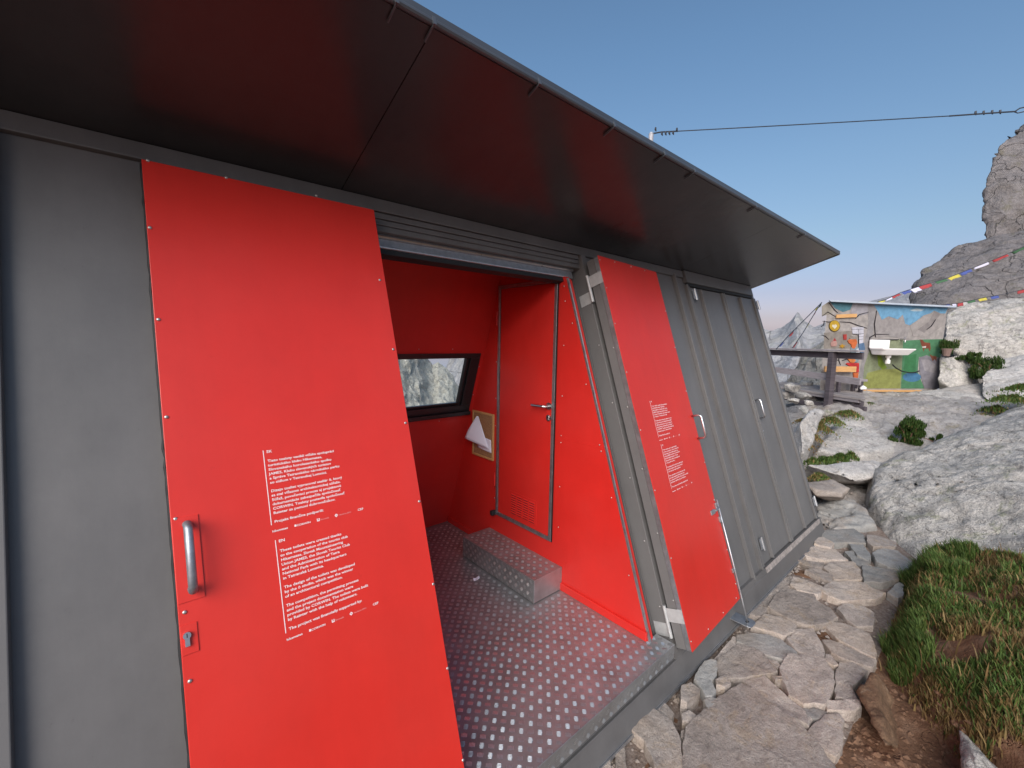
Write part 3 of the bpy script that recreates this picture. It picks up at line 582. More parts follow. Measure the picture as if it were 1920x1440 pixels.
for lab, lst in PATCH:
    R, H, S = [], [], []
    for px, py, dd, rad, h, n_, st in lst:
        c = dep(px, py, dd)
        for k in range(n_):
            a, r = random.uniform(0, 6.28), rad*min(1.7, abs(random.gauss(0, .62)))
            xx, yy = c[0]+r*math.cos(a), c[1]+r*math.sin(a); lump = .6+.8*abs(noise.noise(Vector((xx*6, yy*6, 2))))
            R.append((xx, yy, c[2]-.05+.03*random.random()-(r/rad)**2*.045)); H.append(h*random.uniform(.5, 1.3)*lump*max(.4, 1-.4*r/rad)); S.append(st)
    grass('grass', R, H, S, lab, (0, .1), .006, droop=.75)
# juniper shrubs: stems plus many short needles
def shrub(px, py, dd, rx, rz, n_, label):
    c = dep(px, py, dd); e = thing('juniper_shrub', label, 'shrub', c-np.array([0, 0, rz]))
    st = MB()
    for k in range(7):
        a = random.uniform(0, 6.28); tip = c+np.array([math.cos(a)*rx*.6, math.sin(a)*rx*.6, rz*.4])
        st.tube([c-np.array([0, 0, rz]), (c-np.array([0, 0, rz*.3])+tip)/2, tip], [.012, .008, .003], 5)
    st.build('stem', M['soil'], e)
    R, H = [], []
    cen = [c+np.array([random.gauss(0, .4)*rx, random.gauss(0, .4)*rx, random.uniform(-.8, .75)*rz]) for _ in range(26)]
    for k in range(n_):
        q = random.choice(cen); v = rng.normal(size=3); v /= np.linalg.norm(v)
        R.append(q+v*min(rx, rz)*.36*random.random()**.4); H.append(random.uniform(.04, .085))
    o = grass('foliage', R, H, [.03]*len(R), '', (0, .0), .006, droop=.5)
    for v in o.data.vertices: v.co -= e.location
    ca = o.data.color_attributes['tint']; buf = np.empty(len(o.data.vertices)*4, np.float32); ca.data.foreach_get('color', buf); b4 = buf.reshape(-1, 4); b4[:, :3] *= np.array([.42, .50, .40]); ca.data.foreach_set('color', b4.ravel())
    o.parent = e; del o['label']; del o['category']
shrub(1703, 812, 7.0, .20, .26, 5000, 'dark green juniper shrub left of the white overhanging ledge')
shrub(1762, 828, 6.9, .36, .10, 3500, 'low dark creeping juniper in the shade under the white ledge')
shrub(1852, 690, 9.2, .32, .24, 4200, 'dark bushy shrub in the cleft between the pale boulders')
shrub(1818, 672, 9.6, .2, .12, 1800, 'small dark shrub above the square white boulder')
shrub(1778, 652, 9.4, .16, .16, 2000, 'bushy dark plant growing over the brown pot by the shed')
# yellow flower
fl = thing('yellow_flower', 'small yellow flower in the grass at the right edge', 'flower', gz(1877, 1290, .02))
p = np.array(fl.location); MB().tube([p+np.array([0, 0, -.1]), p], .0015, 5).build('stem', M['grass'] if False else mat('flower_stem', (.07, .12, .03), .7), fl)
yel = mat('flower_petal', (.75, .45, .02), .6)
for k in range(9):
    a = k*.698; d = np.array([math.cos(a), math.sin(a), .25]); s_ = np.array([-math.sin(a), math.cos(a), 0])
    MB().prism([p, p+d*.009-s_*.004, p+d*.018, p+d*.009+s_*.004], (0, 0, -.0012)).build('petal', yel, fl)

# ================================================================== the toilet hut
hut = thing('toilet_hut', 'grey sheet metal mountain toilet hut with sloping walls, red doors and jutting roof', 'hut', (2.2, 1.1, -.3))
XL, XR = -3.0, 5.576
UH, UP = 2.571, -.12
XO0, XO1 = .90, 2.38              # clear door opening
DB, TB = 2.2125, .3347            # back wall y = DB - TB z
def B(X, z, d=0): return np.array([X, DB-TB*z+d, z])
def wallpanel(X0, X1, u0, u1, name='wall_panel'): return MB().fbox(X0, X1, u0, u1, -.06, 0).build(name, M['grey'], hut)
for a, b in ((XL, -1.7), (-1.7, -.985), (-.985, -.272), (-.272, XO0)): wallpanel(a+.0015, b-.0015, UP, UH)
for a, b in ((XO1+.05, 3.03), (3.03, 3.69), (3.69, 3.872)): wallpanel(a+.0015, b-.0015, UP, UH)
MB().fbox(3.872, XR, 2.44, UH, -.06, 0).build('wall_panel', M['grey'], hut)
MB().fbox(3.872, XR, UP, 2.44, -.10, -.05).build('door_recess', M['black'], hut)
MB().fbox(XO0, XO1+.05, 2.41, UH, -.06, 0).build('wall_panel', M['grey'], hut)
for X in (-1.7, -.985, -.272, 3.03, 3.69):
    MB().fbox(X-.011, X+.011, UP-.02, UH-.05, 0, .034).build('seam_rib', M['grey'], hut, .003)
# service doors clad in standing seam sheet
def service_door(X0, X1, ribs, hinge_side, label):
    dr = MB().fbox(X0, X1, UP+.01, 2.425, -.05, .006).build('service_door', M['grey'], hut, .003); dr['label'] = label
    for X in ribs: MB().fbox(X-.010, X+.010, UP+.02, 2.41, .006, .036).build('seam_rib', M['grey'], dr, .003)
    for X in (X0+.012, X1-.012): MB().fbox(X-.012, X+.012, UP+.012, 2.42, .006, .028).build('door_edge', M['grey'], dr, .003)
    xh = X0+.06 if hinge_side < 0 else X1+.03
    for u in (2.34, .07):
        h = MB(); h.tube([F(xh, u-.055, .045), F(xh, u+.055, .045)], .011, 8); h.fbox(xh-.035, xh+.035, u-.045, u+.045, .034, .040); h.build('hinge', M['galv'], dr)
    return dr
sd1 = service_door(3.905, 4.645, (4.136,), -1, 'left leaf of the grey service door')
sd2 = service_door(4.665, 5.49, (5.075,), 1, 'right leaf of the grey service door with pull handle')
hb = MB(); hb.tube([F(4.735, 1.27, .006), F(4.735, 1.275, .05), F(4.735, 1.26, .062), F(4.735, 1.10, .062), F(4.735, 1.085, .05), F(4.735, 1.09, .006)], .009, 8); hb.build('handle', M['steel'], sd2, smooth=True)
hb = MB(); hb.fbox(4.68, 4.72, .93, .99, .006, .016); hb.tube([F(4.70, .96, .016), F(4.70, .96, .026)], .009, 10); hb.build('lock', M['galv'], sd2)
MB().fbox(5.50, XR, UP, 2.44, -.05, .012).build('corner_trim', M['grey_flat'], hut, .004)
MB().fbox(3.872, 3.900, UP, 2.44, -.05, .030).build('jamb_trim', M['grey_flat'], hut, .004)
# head flashings
MB().fbox(XL, 3.86, 2.505, UH, 0, .022).build('head_flashing', M['grey_flat'], hut, .003)
MB().fbox(3.872, 5.46, 2.455, UH, .001, .040).build('head_flashing', M['grey_flat'], hut, .004)
MB().fbox(3.9, 5.45, 2.428, 2.455, -.02, .025).build('head_flashing', M['black'], hut, .003)  # black strip, painted shade of the recess beneath the head trim
# plinth
MB().fbox(XL, XR+.004, -.30, -.165, -.05, .030).build('plinth', M['grey_flat'], hut, .003)
MB().fbox(XL, XR+.008, -.306, -.292, -.05, .040).build('drip_strip', M['galv'], hut)
lg = MB().fbox(XO1+.02, XR+.002, -.165, UP, -.05, .028).build('plinth_ledge', M['grey_flat'], hut)
MB().fbox(3.93, XR-.06, -.163, -.118, .0285, .034).build('dust_strip', M['dusty'], hut)
MB().fbox(XL, XO1+.02, -.165, UP, -.05, .014).build('plinth_ledge', M['grey_flat'], hut)
# end walls
for X, t in ((XR, .05), (XL, -.05)):
    zt, zb = 2.43, -.27
    MB().prism([(X, T*zb+.02, zb), (X, DB-TB*zb, zb), (X, DB-TB*zt, zt), (X, T*zt+.02, zt)], (-t, 0, 0)).build('end_wall', M['grey'], hut)
# roof : wings rising outwards from the wall heads
yH, zH = T*2.437, 2.437
EY, EZ = -.006, 2.730
XRr = 5.612
for a, b in ((XL-.1, .752), (.752, 3.832), (3.832, XRr)):
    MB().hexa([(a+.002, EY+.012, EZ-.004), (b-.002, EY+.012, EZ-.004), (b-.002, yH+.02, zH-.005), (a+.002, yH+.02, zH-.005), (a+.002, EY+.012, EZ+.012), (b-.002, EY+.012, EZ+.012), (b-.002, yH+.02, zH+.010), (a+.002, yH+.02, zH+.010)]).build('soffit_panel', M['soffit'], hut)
rb = MB(); yb2 = DB-TB*2.437
sec = [(EY+.014, EZ+.013), (yH+.02, zH+.012), (yb2-.02, zH+.012), (2.215, EZ+.013), (2.215, EZ+.029), (EY+.014, EZ+.029)]
rb.prism([(XL-.09, y, z) for y, z in sec], (XRr-.004-XL+.09, 0, 0)); rb.build('roof', M['grey_flat'], hut)
ee = MB()
ee.tube([(XL-.1, EY+.004, EZ+.006), (XRr+.004, EY+.004, EZ+.006)], .011, 10)
ee.box(XL-.1, XRr+.004, EY-.004, EY+.012, EZ+.004, EZ+.030); ee.build('eave_trim', M['eave'], hut)
MB().hexa([(XRr, EY, EZ-.006), (XRr+.012, EY, EZ-.006), (XRr+.012, yH+.05, zH-.012), (XRr, yH+.05, zH-.012), (XRr, EY, EZ+.03), (XRr+.012, EY, EZ+.03), (XRr+.012, yH+.05, EZ+.03), (XRr, yH+.05, EZ+.03)]).build('roof_end_trim', M['grey_flat'], hut)
clip = MB().box(-.0025, .0025, -.010, .055, -.006, .002); clip.box(-.006, .006, -.012, -.007, -.008, .035)
cme = None
for X in (.30, .623, .745, 1.19, 1.655, 2.08, 2.40, 3.3, 4.4):
    if cme is None: o = clip.build('roof_clip', M['eave'], hut); cme = o.data; o.data.transform(Matrix.Translation(hut.location))
    else: o = link('roof_clip', cme, None, hut)
    o.location = Vector((X, EY, EZ-.004)) - hut.location
    o.rotation_euler = (-.355, 0, 0)
# door frame
fr = MB().fbox(XO0, XO1-.06, 2.345, 2.41, -.10, -.03).build('lintel_rail', M['galv'], hut, .006)
MB().tube([F(XO0, 2.40, -.022), F(XO1-.06, 2.40, -.022)], .010, 8).build('seal', M['steel'], hut)
MB().fbox(XO0, XO1-.1, 2.318, 2.345, -.09, -.04).build('seal', M['black'], hut)
for k, (u0, u1, d) in enumerate(((2.41, 2.438, .004), (2.441, 2.468, .010), (2.471, 2.500, .016))):
    MB().fbox(XO0-.02, XO1-.01, u0, u1, 0.001, d).build('lintel_strip', M['grey_flat'], hut, .003)
jb = MB().fbox(XO1, XO1+.05, -.13, 2.50, -.075, .032).build('door_jamb', M['grey'], hut, .003)
MB().fbox(XO1-.012, XO1, -.10, 2.42, -.105, -.072).build('seal', M['grey_flat'], hut, .002)
MB().hexa([F(2.262, 0, -.028), F(XO1+.0, 0, -.10), F(XO1, 0, -.12), F(2.262, 0, -.05), F(2.262, 2.34, -.028), F(XO1, 2.34, -.10), F(XO1, 2.34, -.12), F(2.262, 2.34, -.05)]).build('door_stop', M['grey_flat'], hut)
for X, d, m, w_ in ((2.2285, .002, 'galv', .0055), (2.241, -.008, 'black', .006), (2.250, -.014, 'galv', .003), (2.259, -.020, 'black', .006)):
    MB().fbox(X-w_, X+w_, .0, 2.325, d-.014, d).build('seal', M[m], hut)
MB().fbox(XO0-.04, XO0+.004, .0, 2.41, -.11, -.001).build('door_jamb', M['grey'], hut, .003)
MB().fbox(XO0+.004, XO0+.02, .0, 2.34, -.1, -.06).build('seal', M['black'], hut)
# interior
PX = 2.224
pt = MB().prism([(PX, .012, 0), (PX, T*2.25+.004, 2.25), (PX, DB-TB*2.36, 2.36), (PX, T*2.36, 2.36), (PX, DB, 0)][:1]+[(PX, DB, 0), (PX, DB-TB*2.36, 2.36), (PX, T*2.36+.14, 2.36), (PX, T*2.19+.012, 2.19)], (.05, 0, 0))
part = pt.build('partition_wall', M['red_in'], hut)
MB().prism([(XO0-.03, .08, 0), (XO0-.03, T*2.36+.08, 2.36), (XO0-.03, DB-TB*2.36, 2.36), (XO0-.03, DB, 0)], (-.05, 0, 0)).build('partition_wall', M['red_in'], hut)
MB().box(XO0-.03, PX, .90, 1.42, 2.345, 2.37).build('ceiling_panel', M['red_in'], hut)
MB().box(PX-.016, PX-.0005, .02, DB-.02, .0, .055).build('skirting', M['red_in'], hut, .004)
# horizontal panel joint and rivets on the partition
rme = None
def rivets(pts, r, parent, m=M['screw'], nrm=(-1, 0, 0), name='screw'):
    nv = Vector(nrm).normalized(); q = nv.to_track_quat('Z', 'Y')
    key = (name, round(r, 4), m.name)
    if key not in RIV:
        b = MB(); rings = [(1., 0), (.95, .35), (.7, .6), (.35, .72)]
        for s, h in rings: b.v += [(r*s*math.cos(a*.7854), r*s*math.sin(a*.7854), r*h) for a in range(8)]
        b.f += [(k*8+i, k*8+(i+1) % 8, (k+1)*8+(i+1) % 8, (k+1)*8+i) for k in range(3) for i in range(8)]+[tuple(range(24, 32))]
        me = bpy.data.meshes.new(name); me.from_pydata(b.v, [], b.f); me.materials.append(m); RIV[key] = me
        for p_ in me.polygons: p_.use_smooth = True
    o0 = root_loc(parent)
    for p_ in pts:
        ob = bpy.data.objects.new(name, RIV[key]); COL.objects.link(ob); ob.parent = parent
        ob.location = Vector(tuple(map(float, p_)))-o0; ob.rotation_mode = 'QUATERNION'; ob.rotation_quaternion = q
RIV = {}
rivets([(PX, T*z+.05+(.0), z) for z in (.35, .8, 1.08, 1.12, 1.5, 1.9, 2.15)]+[(PX, .76, z) for z in (.45, .75, 1.07, 1.12, 1.4, 1.75, 2.05)]+[(PX, 1.49, z) for z in (.45, 1.07, 1.3, 1.6)], .005, part)
MB().box(PX-.0015, PX+.001, T*1.10+.02, .74, 1.0993, 1.1007).build('panel_joint', M['red_in'], part)
# back wall with window opening
WX0, WX1, WZ0, WZ1 = 1.00, 2.185, 1.15, 1.665
def bpiece(X0, X1, z0, z1): 
    b = MB().hexa([B(X0, z0), B(X1, z0), B(X1, z0, .07), B(X0, z0, .07), B(X0, z1), B(X1, z1), B(X1, z1, .07), B(X0, z1, .07)]); return b
for a in ((XL, WX0, -.27, 2.44), (WX1, XR, -.27, 2.44), (WX0, WX1, -.27, WZ0), (WX0, WX1, WZ1, 2.44)):
    bpiece(*a).build('back_wall', M['red_in'], hut)
bq = lambda X0, X1, z0, z1: MB().hexa([B(X0, z0, .072), B(X1, z0, .072), B(X1, z0, .09), B(X0, z0, .09), B(X0, z1, .072), B(X1, z1, .072), B(X1, z1, .09), B(X0, z1, .09)]).build('back_cladding', M['grey'], hut)
for a in ((XL, WX0, -.27, 2.43), (WX1, XR, -.27, 2.43), (WX0, WX1, -.27, WZ0), (WX0, WX1, WZ1, 2.43)): bq(*a)
win = MB()
for X0, X1, z0, z1 in ((WX0, WX1, WZ0, WZ0+.065), (WX0, WX1, WZ1-.04, WZ1), (WX0, WX0+.06, WZ0+.065, WZ1-.04), (WX1-.095, WX1, WZ0+.065, WZ1-.04)):
    win.hexa([B(X0, z0, -.012), B(X1, z0, -.012), B(X1, z0, .06), B(X0, z0, .06), B(X0, z1, -.012), B(X1, z1, -.012), B(X1, z1, .06), B(X0, z1, .06)])
wo_ = win.build('window', M['frame_black'], hut, .004)
MB().hexa([B(WX0, WZ0-.03, -.035), B(WX1+.005, WZ0-.03, -.035), B(WX1+.005, WZ0-.03, .0), B(WX0, WZ0-.03, .0), B(WX0, WZ0+.005, -.035), B(WX1+.005, WZ0+.005, -.035), B(WX1+.005, WZ0+.005, .0), B(WX0, WZ0+.005, .0)]).build('sill', M['frame_black'], wo_, .004)
gp = MB()
gp.add([B(WX0+.05, WZ0+.06, .03), B(WX1-.09, WZ0+.06, .03), B(WX1-.09, WZ1-.035, .03), B(WX0+.05, WZ1-.035, .03)], [(0, 1, 2, 3)])
gp.build('pane', glass, wo_)
for X0, X1, z0, z1 in ((WX0+.06, WX1-.095, WZ0+.065, WZ0+.09), (WX1-.12, WX1-.095, WZ0+.09, WZ1-.04)):
    MB().hexa([B(X0, z0, .008), B(X1, z0, .008), B(X1, z0, .05), B(X0, z0, .05), B(X0, z1, .008), B(X1, z1, .008), B(X1, z1, .05), B(X0, z1, .05)]).build('sash', M['frame_black'], wo_, .003)
rivets([B(X, z, -.001) for X in (1.3, 1.6, 1.9) for z in (1.70, 1.09)]+[B(2.2, z, -.001) for z in (1.3, 1.55)], .004, hut, M['screw'], (0, -1, -TB))
# floor of tread plate
fl_ = MB().box(XO0-.02, PX+.0, -.095, DB-.002, -.012, 0); fl_.box(PX, XO1-.055, -.095, .02, -.012, 0)
floor = fl_.build('floor', M['alu'], hut)
MB().box(XO0-.25, XO1-.055, -.1005, -.0955, -.085, .0015).build('floor_lip', M['alu'], floor, .002)
def treads(org, e1, e2, w1, w2, name, parent, keep=None, cell=.0605):
    org, e1, e2 = map(lambda q: np.array(q, float), (org, e1, e2)); nn = np.cross(e1, e2); b = MB(); vs = []; fs = []
    hw, hl, hh = .0019, .0128, .0013; da, db = (e1-e2)/math.sqrt(2), (e1+e2)/math.sqrt(2)
    for i in range(int(2*w1/cell)):
        for j in range(int(2*w2/cell)):
            if (i+j) % 2: continue
            al, ac = (da, db) if i % 2 else (db, da)
            p = .014+i*cell/2, .014+j*cell/2
            if p[0] > w1-.012 or p[1] > w2-.012: continue
            c = org+e1*p[0]+e2*p[1]
            if keep and not keep(c): continue
            for k in range(5):
                m_ = c+ac*(k-2)*.0056; l_ = hl*(1-.08*abs(k-2))
                o = len(vs)
                vs += [m_-al*l_, m_-al*l_*.7-ac*hw, m_+al*l_*.7-ac*hw, m_+al*l_, m_+al*l_*.7+ac*hw, m_-al*l_*.7+ac*hw, m_-al*l_*.65+nn*hh, m_+al*l_*.65+nn*hh]
                fs += [(o, o+1, o+6), (o+1, o+2, o+7, o+6), (o+2, o+3, o+7), (o+3, o+4, o+7), (o+4, o+5, o+6, o+7), (o+5, o, o+6)]
    b.v = [tuple(q) for q in vs]; b.f = fs
    return b.build(name, M['alu_bar'], parent, kind='stuff')
STEP = (1.946, 2.2235, .712, 1.555, .169)     # x0 x1 y0 y1 top
treads((XO0, -.0945, .0002), (1, 0, 0), (0, 1, 0), 1.5, 2.28, 'tread_bars', floor, lambda c: c[0] < (PX-.02 if c[1] > .02 else XO1-.07) and c[1] < DB-.05 and not (c[0] > STEP[0]-.01 and STEP[2]-.01 < c[1] < STEP[3]))
treads((XO0, -.1008, -.0835), (1, 0, 0), (0, 0, 1), 1.42, .085, 'tread_bars', floor)
stp = MB().box(STEP[0], STEP[1], STEP[2], STEP[3], .006, STEP[4]).build('step', M['alu'], hut, .002)
treads((STEP[0]+.006, STEP[2]+.01, STEP[4]+.0002), (1, 0, 0), (0, 1, 0), .27, .83, 'tread_bars', stp)
treads((STEP[0]-.0002, STEP[3]-.01, .01), (0, -1, 0), (0, 0, 1), .83, .155, 'tread_bars', stp)
# inside door on the partition
DY0, DY1, DZ0, DZ1 = .820, 1.4595, .321, 2.2075
idr = MB().box(PX-.010, PX, DY0+.03, DY1-.03, DZ0+.03, DZ1-.03).build('inner_door', M['red_in'], hut, .002); idr['label'] = 'narrow red inner door with louvred vent'
fm = MB()
for y0, y1, z0, z1 in ((DY0, DY0+.026, DZ0, DZ1), (DY1-.022, DY1, DZ0, DZ1), (DY0+.026, DY1-.022, DZ0, DZ0+.028), (DY0+.026, DY1-.022, DZ1-.028, DZ1)): fm.box(PX-.016, PX-.0005, y0, y1, z0, z1)
fm.build('door_frame', M['galv'], idr, .002)
MB().box(PX-.013, PX-.011, DY0-.012, DY0, DZ0, DZ1).build('shadow_gap', M['frame_black'], idr)
ln = MB(); hy, hz = .872, 1.315
ln.tube([(PX-.010, hy, hz), (PX-.055, hy, hz), (PX-.062, hy+.012, hz), (PX-.062, hy+.125, hz-.004), (PX-.056, hy+.135, hz-.004)], .0095, 10)
ln.tube([(PX-.010, hy, hz), (PX-.018, hy, hz)], .026, 16); ln.build('handle', M['steel'], idr, smooth=False)
kp = MB(); kp.tube([(PX-.010, hy, hz-.085), (PX-.019, hy, hz-.085)], .023, 14); kp.tube([(PX-.019, hy, hz-.078), (PX-.026, hy, hz-.078)], .009, 10); kp.box(PX-.026, PX-.019, hy-.005, hy+.005, hz-.1, hz-.078); kp.build('lock', M['steel'], idr)
vy0, vy1, vz0, vz1 = .975, 1.288, .388, .578
vt = MB().box(PX-.013, PX-.0101, vy0, vy1, vz0, vz1).build('vent', M['red_in'], idr, .002)
for c in range(4):
    for r_ in range(9):
        y0 = vy0+.022+c*.070; z0 = vz0+.014+r_*.0185
        MB().hexa([(PX-.0131, y0, z0), (PX-.0131, y0+.055, z0), (PX-.0125, y0+.055, z0), (PX-.0125, y0, z0), (PX-.0131, y0, z0+.011), (PX-.0131, y0+.055, z0+.011), (PX-.019, y0+.055, z0+.003), (PX-.019, y0, z0+.003)]).build('louvre', M['red_in'], vt)
        MB().box(PX-.0136, PX-.0131, y0, y0+.055, z0-.0055, z0-.0005).build('slit_shade', M['black'], vt)  # black strip painting the shade of the opening under each louvre
for z in (.62, 1.95):
    MB().tube([(PX-.018, DY1+.012, z-.055), (PX-.018, DY1+.012, z+.055)], .008, 8).build('hinge', M['red_in'], idr)
MB().box(PX-.05, PX-.001, DY1+.0, DY1+.035, DZ0-.01, DZ0+.03).build('door_buffer', M['black'], hut, .008)

# ---- big door leaves
def letters(lines, size, frame, org, parent, name, m, d, weight=.0):
    mb_v, mb_f = [], []
    cu = bpy.data.curves.new('t', 'FONT'); cu.size = 1; cu.resolution_u = 2; cu.offset = weight; cu.space_character = 1.0
    ob = bpy.data.objects.new('t', cu); COL.objects.link(ob)
    for X, u, txt, sz, wid in lines:
        cu.body = txt; bpy.context.view_layer.update()
        me = bpy.data.meshes.new_from_object(ob.evaluated_get(bpy.context.evaluated_depsgraph_get()))
        w_ = max((v.co.x for v in me.vertices), default=1); sx_ = (wid/w_) if wid else sz*1.22
        o = len(mb_v)
        mb_v += [tuple(frame(X+v.co.x*sx_, u+v.co.y*sz, d)) for v in me.vertices]; mb_f += [tuple(i+o for i in p.vertices) for p in me.polygons]
        bpy.data.meshes.remove(me)
    bpy.data.objects.remove(ob); bpy.data.curves.remove(cu)
    b = MB(); b.v = mb_v; b.f = mb_f
    return b.build(name, m, parent)
SK = ["Tieto toalety vznikli vďaka spolupráci", "turistického klubu Hikemates,", "Slovenského horolezeckého spolku", "JAMES, Klubu slovenských turistov", "a Správe Tatranského národného parku", "so sídlom v Tatranskej Lomnici.", None,
      "Dizajn toaliet vypracoval ateliér ô, ktorý", "sa stal víťazom architektonickej súťaže.", "Súťaž, povoľovací proces aj projektovú", "dokumentáciu zabezpečila spoločnosť", "CORWIN. Toalety postavila spoločnosť", "Reinter za pomoci dobrovoľníkov.", None, "Projekt finančne podporili:"]
EN = ["These toilets were created thanks", "to the cooperation of the tourist club", "Hikemates, Slovak Mountaineering", "Union JAMES, the Slovak Tourist Club", "and the Administration of Tatra", "National Park with its headquarters", "in Tatranská Lomnica.", None,
      "The design of the toilets was developed", "by the ô studio, which was the winner", "of an architectural competition.", None, "The competition, the permitting process", "and the project documentation were", "provided by CORWIN. The toilets were built", "by Reinter with the help of volunteers.", None, "The project was financially supported by:"]
def notice(leaf, fr, x0, utop, d, sign=1):
    ls, fa = [], []; bars = MB()
    def block(head, body, u, x):
        ls.append((x+.009, u, head, .0125, None)); u0 = u+.010
        u -= .0315
        for t in body:
            if t is None: u -= .0135; continue
            ls.append((x+.0095, u, t, .0118, None)); u -= .01455
        u += .01455
        MB().fbox(x-.0012, x+.0012, u-.005, u0, d, d+.0004, fr).build('printed_bar', M['white_print'], leaf)
        u -= .0285
        for X, t, s in ((0, 'hikemates', .0095), (.068, '■CORWIN', .0088)): ls.append((x+X, u, t, s, None))
        fa.append((x+.151, u, 'Slovnaft', .0076, None)); fa.append((x+.215, u, 'Nadácia EPH', .0070, None))
        ls.append((x+.284, u+.0, 'CEF', .0105, None))
        # little square, shield and diamond marks of the sponsors
        MB().fbox(x+.0675, x+.0735, u, u+.0070, d, d+.0004, fr).build('printed_mark', M['white_print'], leaf)
        MB().prism([fr(x+.140+p_*.009, u-.001+q_*.0095, d+.0004) for p_, q_ in ((0, 0), (1, 0), (1, 1), (.68, 1), (.68, .3), (.32, .3), (.32, 1), (0, 1))], -NRM*.0002).build('printed_mark', M['white_print'], leaf)
        cx, cu_ = x+.206, u+.0035; b_ = MB()
        b_.add([fr(cx+k*r_, cu_+l*r_, d+.0004) for r_ in (.0062, .0022) for k, l in ((0, 1), (1, 0), (0, -1), (-1, 0))], [(k, (k+1) % 4, (k+1) % 4+4, k+4) for k in range(4)]); b_.build('printed_mark', M['white_print'], leaf)
        return u
    ls_ = []
    u = block('SK', SK, utop, x0)
    block('EN', EN, u-.0365, x0+.006)
    ls = [(X, uu, t.replace('■', '  '), s, w_) for X, uu, t, s, w_ in ls]
    letters(ls, 0, fr, None, leaf, 'lettering', M['white_print'], d+.0006, .020)
    letters(fa, 0, fr, None, leaf, 'lettering', M['pink_print'], d+.0006, .004)
LX0, LX1, LU0, LU1, LD = .0623, .8622, -.093, 2.464, .08
leafL = MB().fbox(LX0+.004, LX1-.004, LU0, LU1-.004, .012, LD-.004).build('door', M['grey_flat'], hut); leafL['label'] = 'red outer door leaf swung fully open to the left, nearest the camera'
MB().fbox(LX0, LX1, LU0, LU1, LD-.004, LD).build('face_sheet', M['red'], leafL, .0015)
sl = MB()    # squeezed out seal along the free edge
pts = [F(LX0-.001+.004*noise.noise(Vector((k*.9, 0, 3))), LU0+(LU1-LU0)*k/90, .055+.006*noise.noise(Vector((k*.5, 3, 0)))) for k in range(91)]
sl.tube(pts, [.004+.002*abs(noise.noise(Vector((k*.7, 8, 0)))) for k in range(91)], 6); sl.build('seal', M['black'], leafL)
scr = [(281, 427), (297, 599), (312, 782), (329, 973), (346, 1148), (356, 1277), (712, 525), (737, 655), (760, 793), (786, 940), (812, 1095), (839, 1253), (868, 1425), (277, 301), (424, 333), (593, 367)]
rivets([F(*facpx(x, y, LD), LD) for x, y in scr], .0058, leafL, M['screw'], NRM)
MB().fbox(.0635, .128, 1.045, 1.285, LD, LD+.003).build('handle_plate', M['red'], leafL, .001)
hb = MB(); hx = .0985
hb.tube([F(hx, 1.262, LD), F(hx, 1.262, LD+.045), F(hx, 1.250, LD+.056), F(hx, 1.090, LD+.056), F(hx, 1.078, LD+.045), F(hx, 1.078, LD)], .0115, 12); hb.build('handle', mat('dull_zinc_handle', (.34, .36, .40), .5, .8, var=.2, vscale=40), leafL, smooth=True)
MB().fbox(.0635, .103, .905, .985, LD, LD+.003).build('lock_plate', M['red'], leafL, .001)
kb = MB(); kb.tube([F(.078, .957, LD+.003), F(.078, .957, LD+.012)], .0095, 14); kb.fbox(.0725, .0835, .928, .957, LD+.003, LD+.011); kb.build('lock_cylinder', M['steel'], leafL)
MB().fbox(.0768, .0792, .952, .963, LD+.0121, LD+.0124).build('key_slot', M['black'], leafL)
notice(leafL, F, .318, 1.4385, LD+.0002)
# right leaf, standing slightly off the wall
RA, RB_ = F(2.38, 0, .165), F(3.188, 0, .119)
rex = (RB_-RA)/np.linalg.norm(RB_-RA); rn = np.cross(rex, UPV); rn = rn if rn@NRM > 0 else -rn
def RF(s, u, d=0.): return RA + rex*s + UPV*u + rn*d
RW = float(np.linalg.norm(RB_-RA)); RU0, RU1 = -.082, 2.432
leafR = MB().fbox(.006, RW, RU0, RU1-.004, -.10, -.004, RF).build('door', M['grey'], hut); leafR['label'] = 'red outer door leaf swung open to the right of the doorway'
MB().fbox(-.001, RW+.004, RU0-.004, RU1, -.004, 0, RF).build('face_sheet', M['red'], leafR, .0015)
MB().fbox(-.0005, .004, RU0, RU1-.01, -.034, -.0045, RF).build('edge_strip', M['galv'], leafR)
MB().fbox(RW+.001, RW+.012, RU0, RU1-.01, -.020, -.0045, RF).build('edge_strip', M['galv'], leafR)
rivets([RF(.012, u, 0) for u in (-.03, .45, .86, 1.24, 1.62, 1.95, 2.2, 2.4)]+[RF(RW-.008, u, 0) for u in (.02, .26, .62, .9, 1.45, 1.8, 2.1)]+[RF(s, 2.415, 0) for s in (.2, .42, .62)]+[RF(s, -.06, 0) for s in (.25, .5, .75)], .005, leafR, M['screw'], rn)
rivets([RF(.0058, u, -.05) for u in (.2, .6, 1.0, 1.4, 1.8)], .005, leafR, M['screw'], -rex)
rivets([F(XO1, u, .01) for u in (.15, .55, .95, 1.45, 1.85)], .005, hut, M['screw'], (-1, 0, 0))
for u in (2.23, .06):
    h = MB(); h.tube([F(2.374, u-.085, .047), F(2.374, u+.105, .047)], .011, 10)
    h.fbox(2.3775, 2.3795, u-.085, u-.005, -.06, .040); h.fbox(-.0035, -.0012, u+.012, u+.092, -.105, -.006, RF)
    h.build('hinge', M['hinge'], leafR)
hb = MB(); hs = RW-.022
hb.tube([RF(hs, 1.255, 0), RF(hs, 1.255, .055), RF(hs, 1.240, .068), RF(hs, 1.098, .068), RF(hs, 1.083, .055), RF(hs, 1.083, 0)], .008, 10); hb.build('handle', M['steel'], leafR, smooth=True)
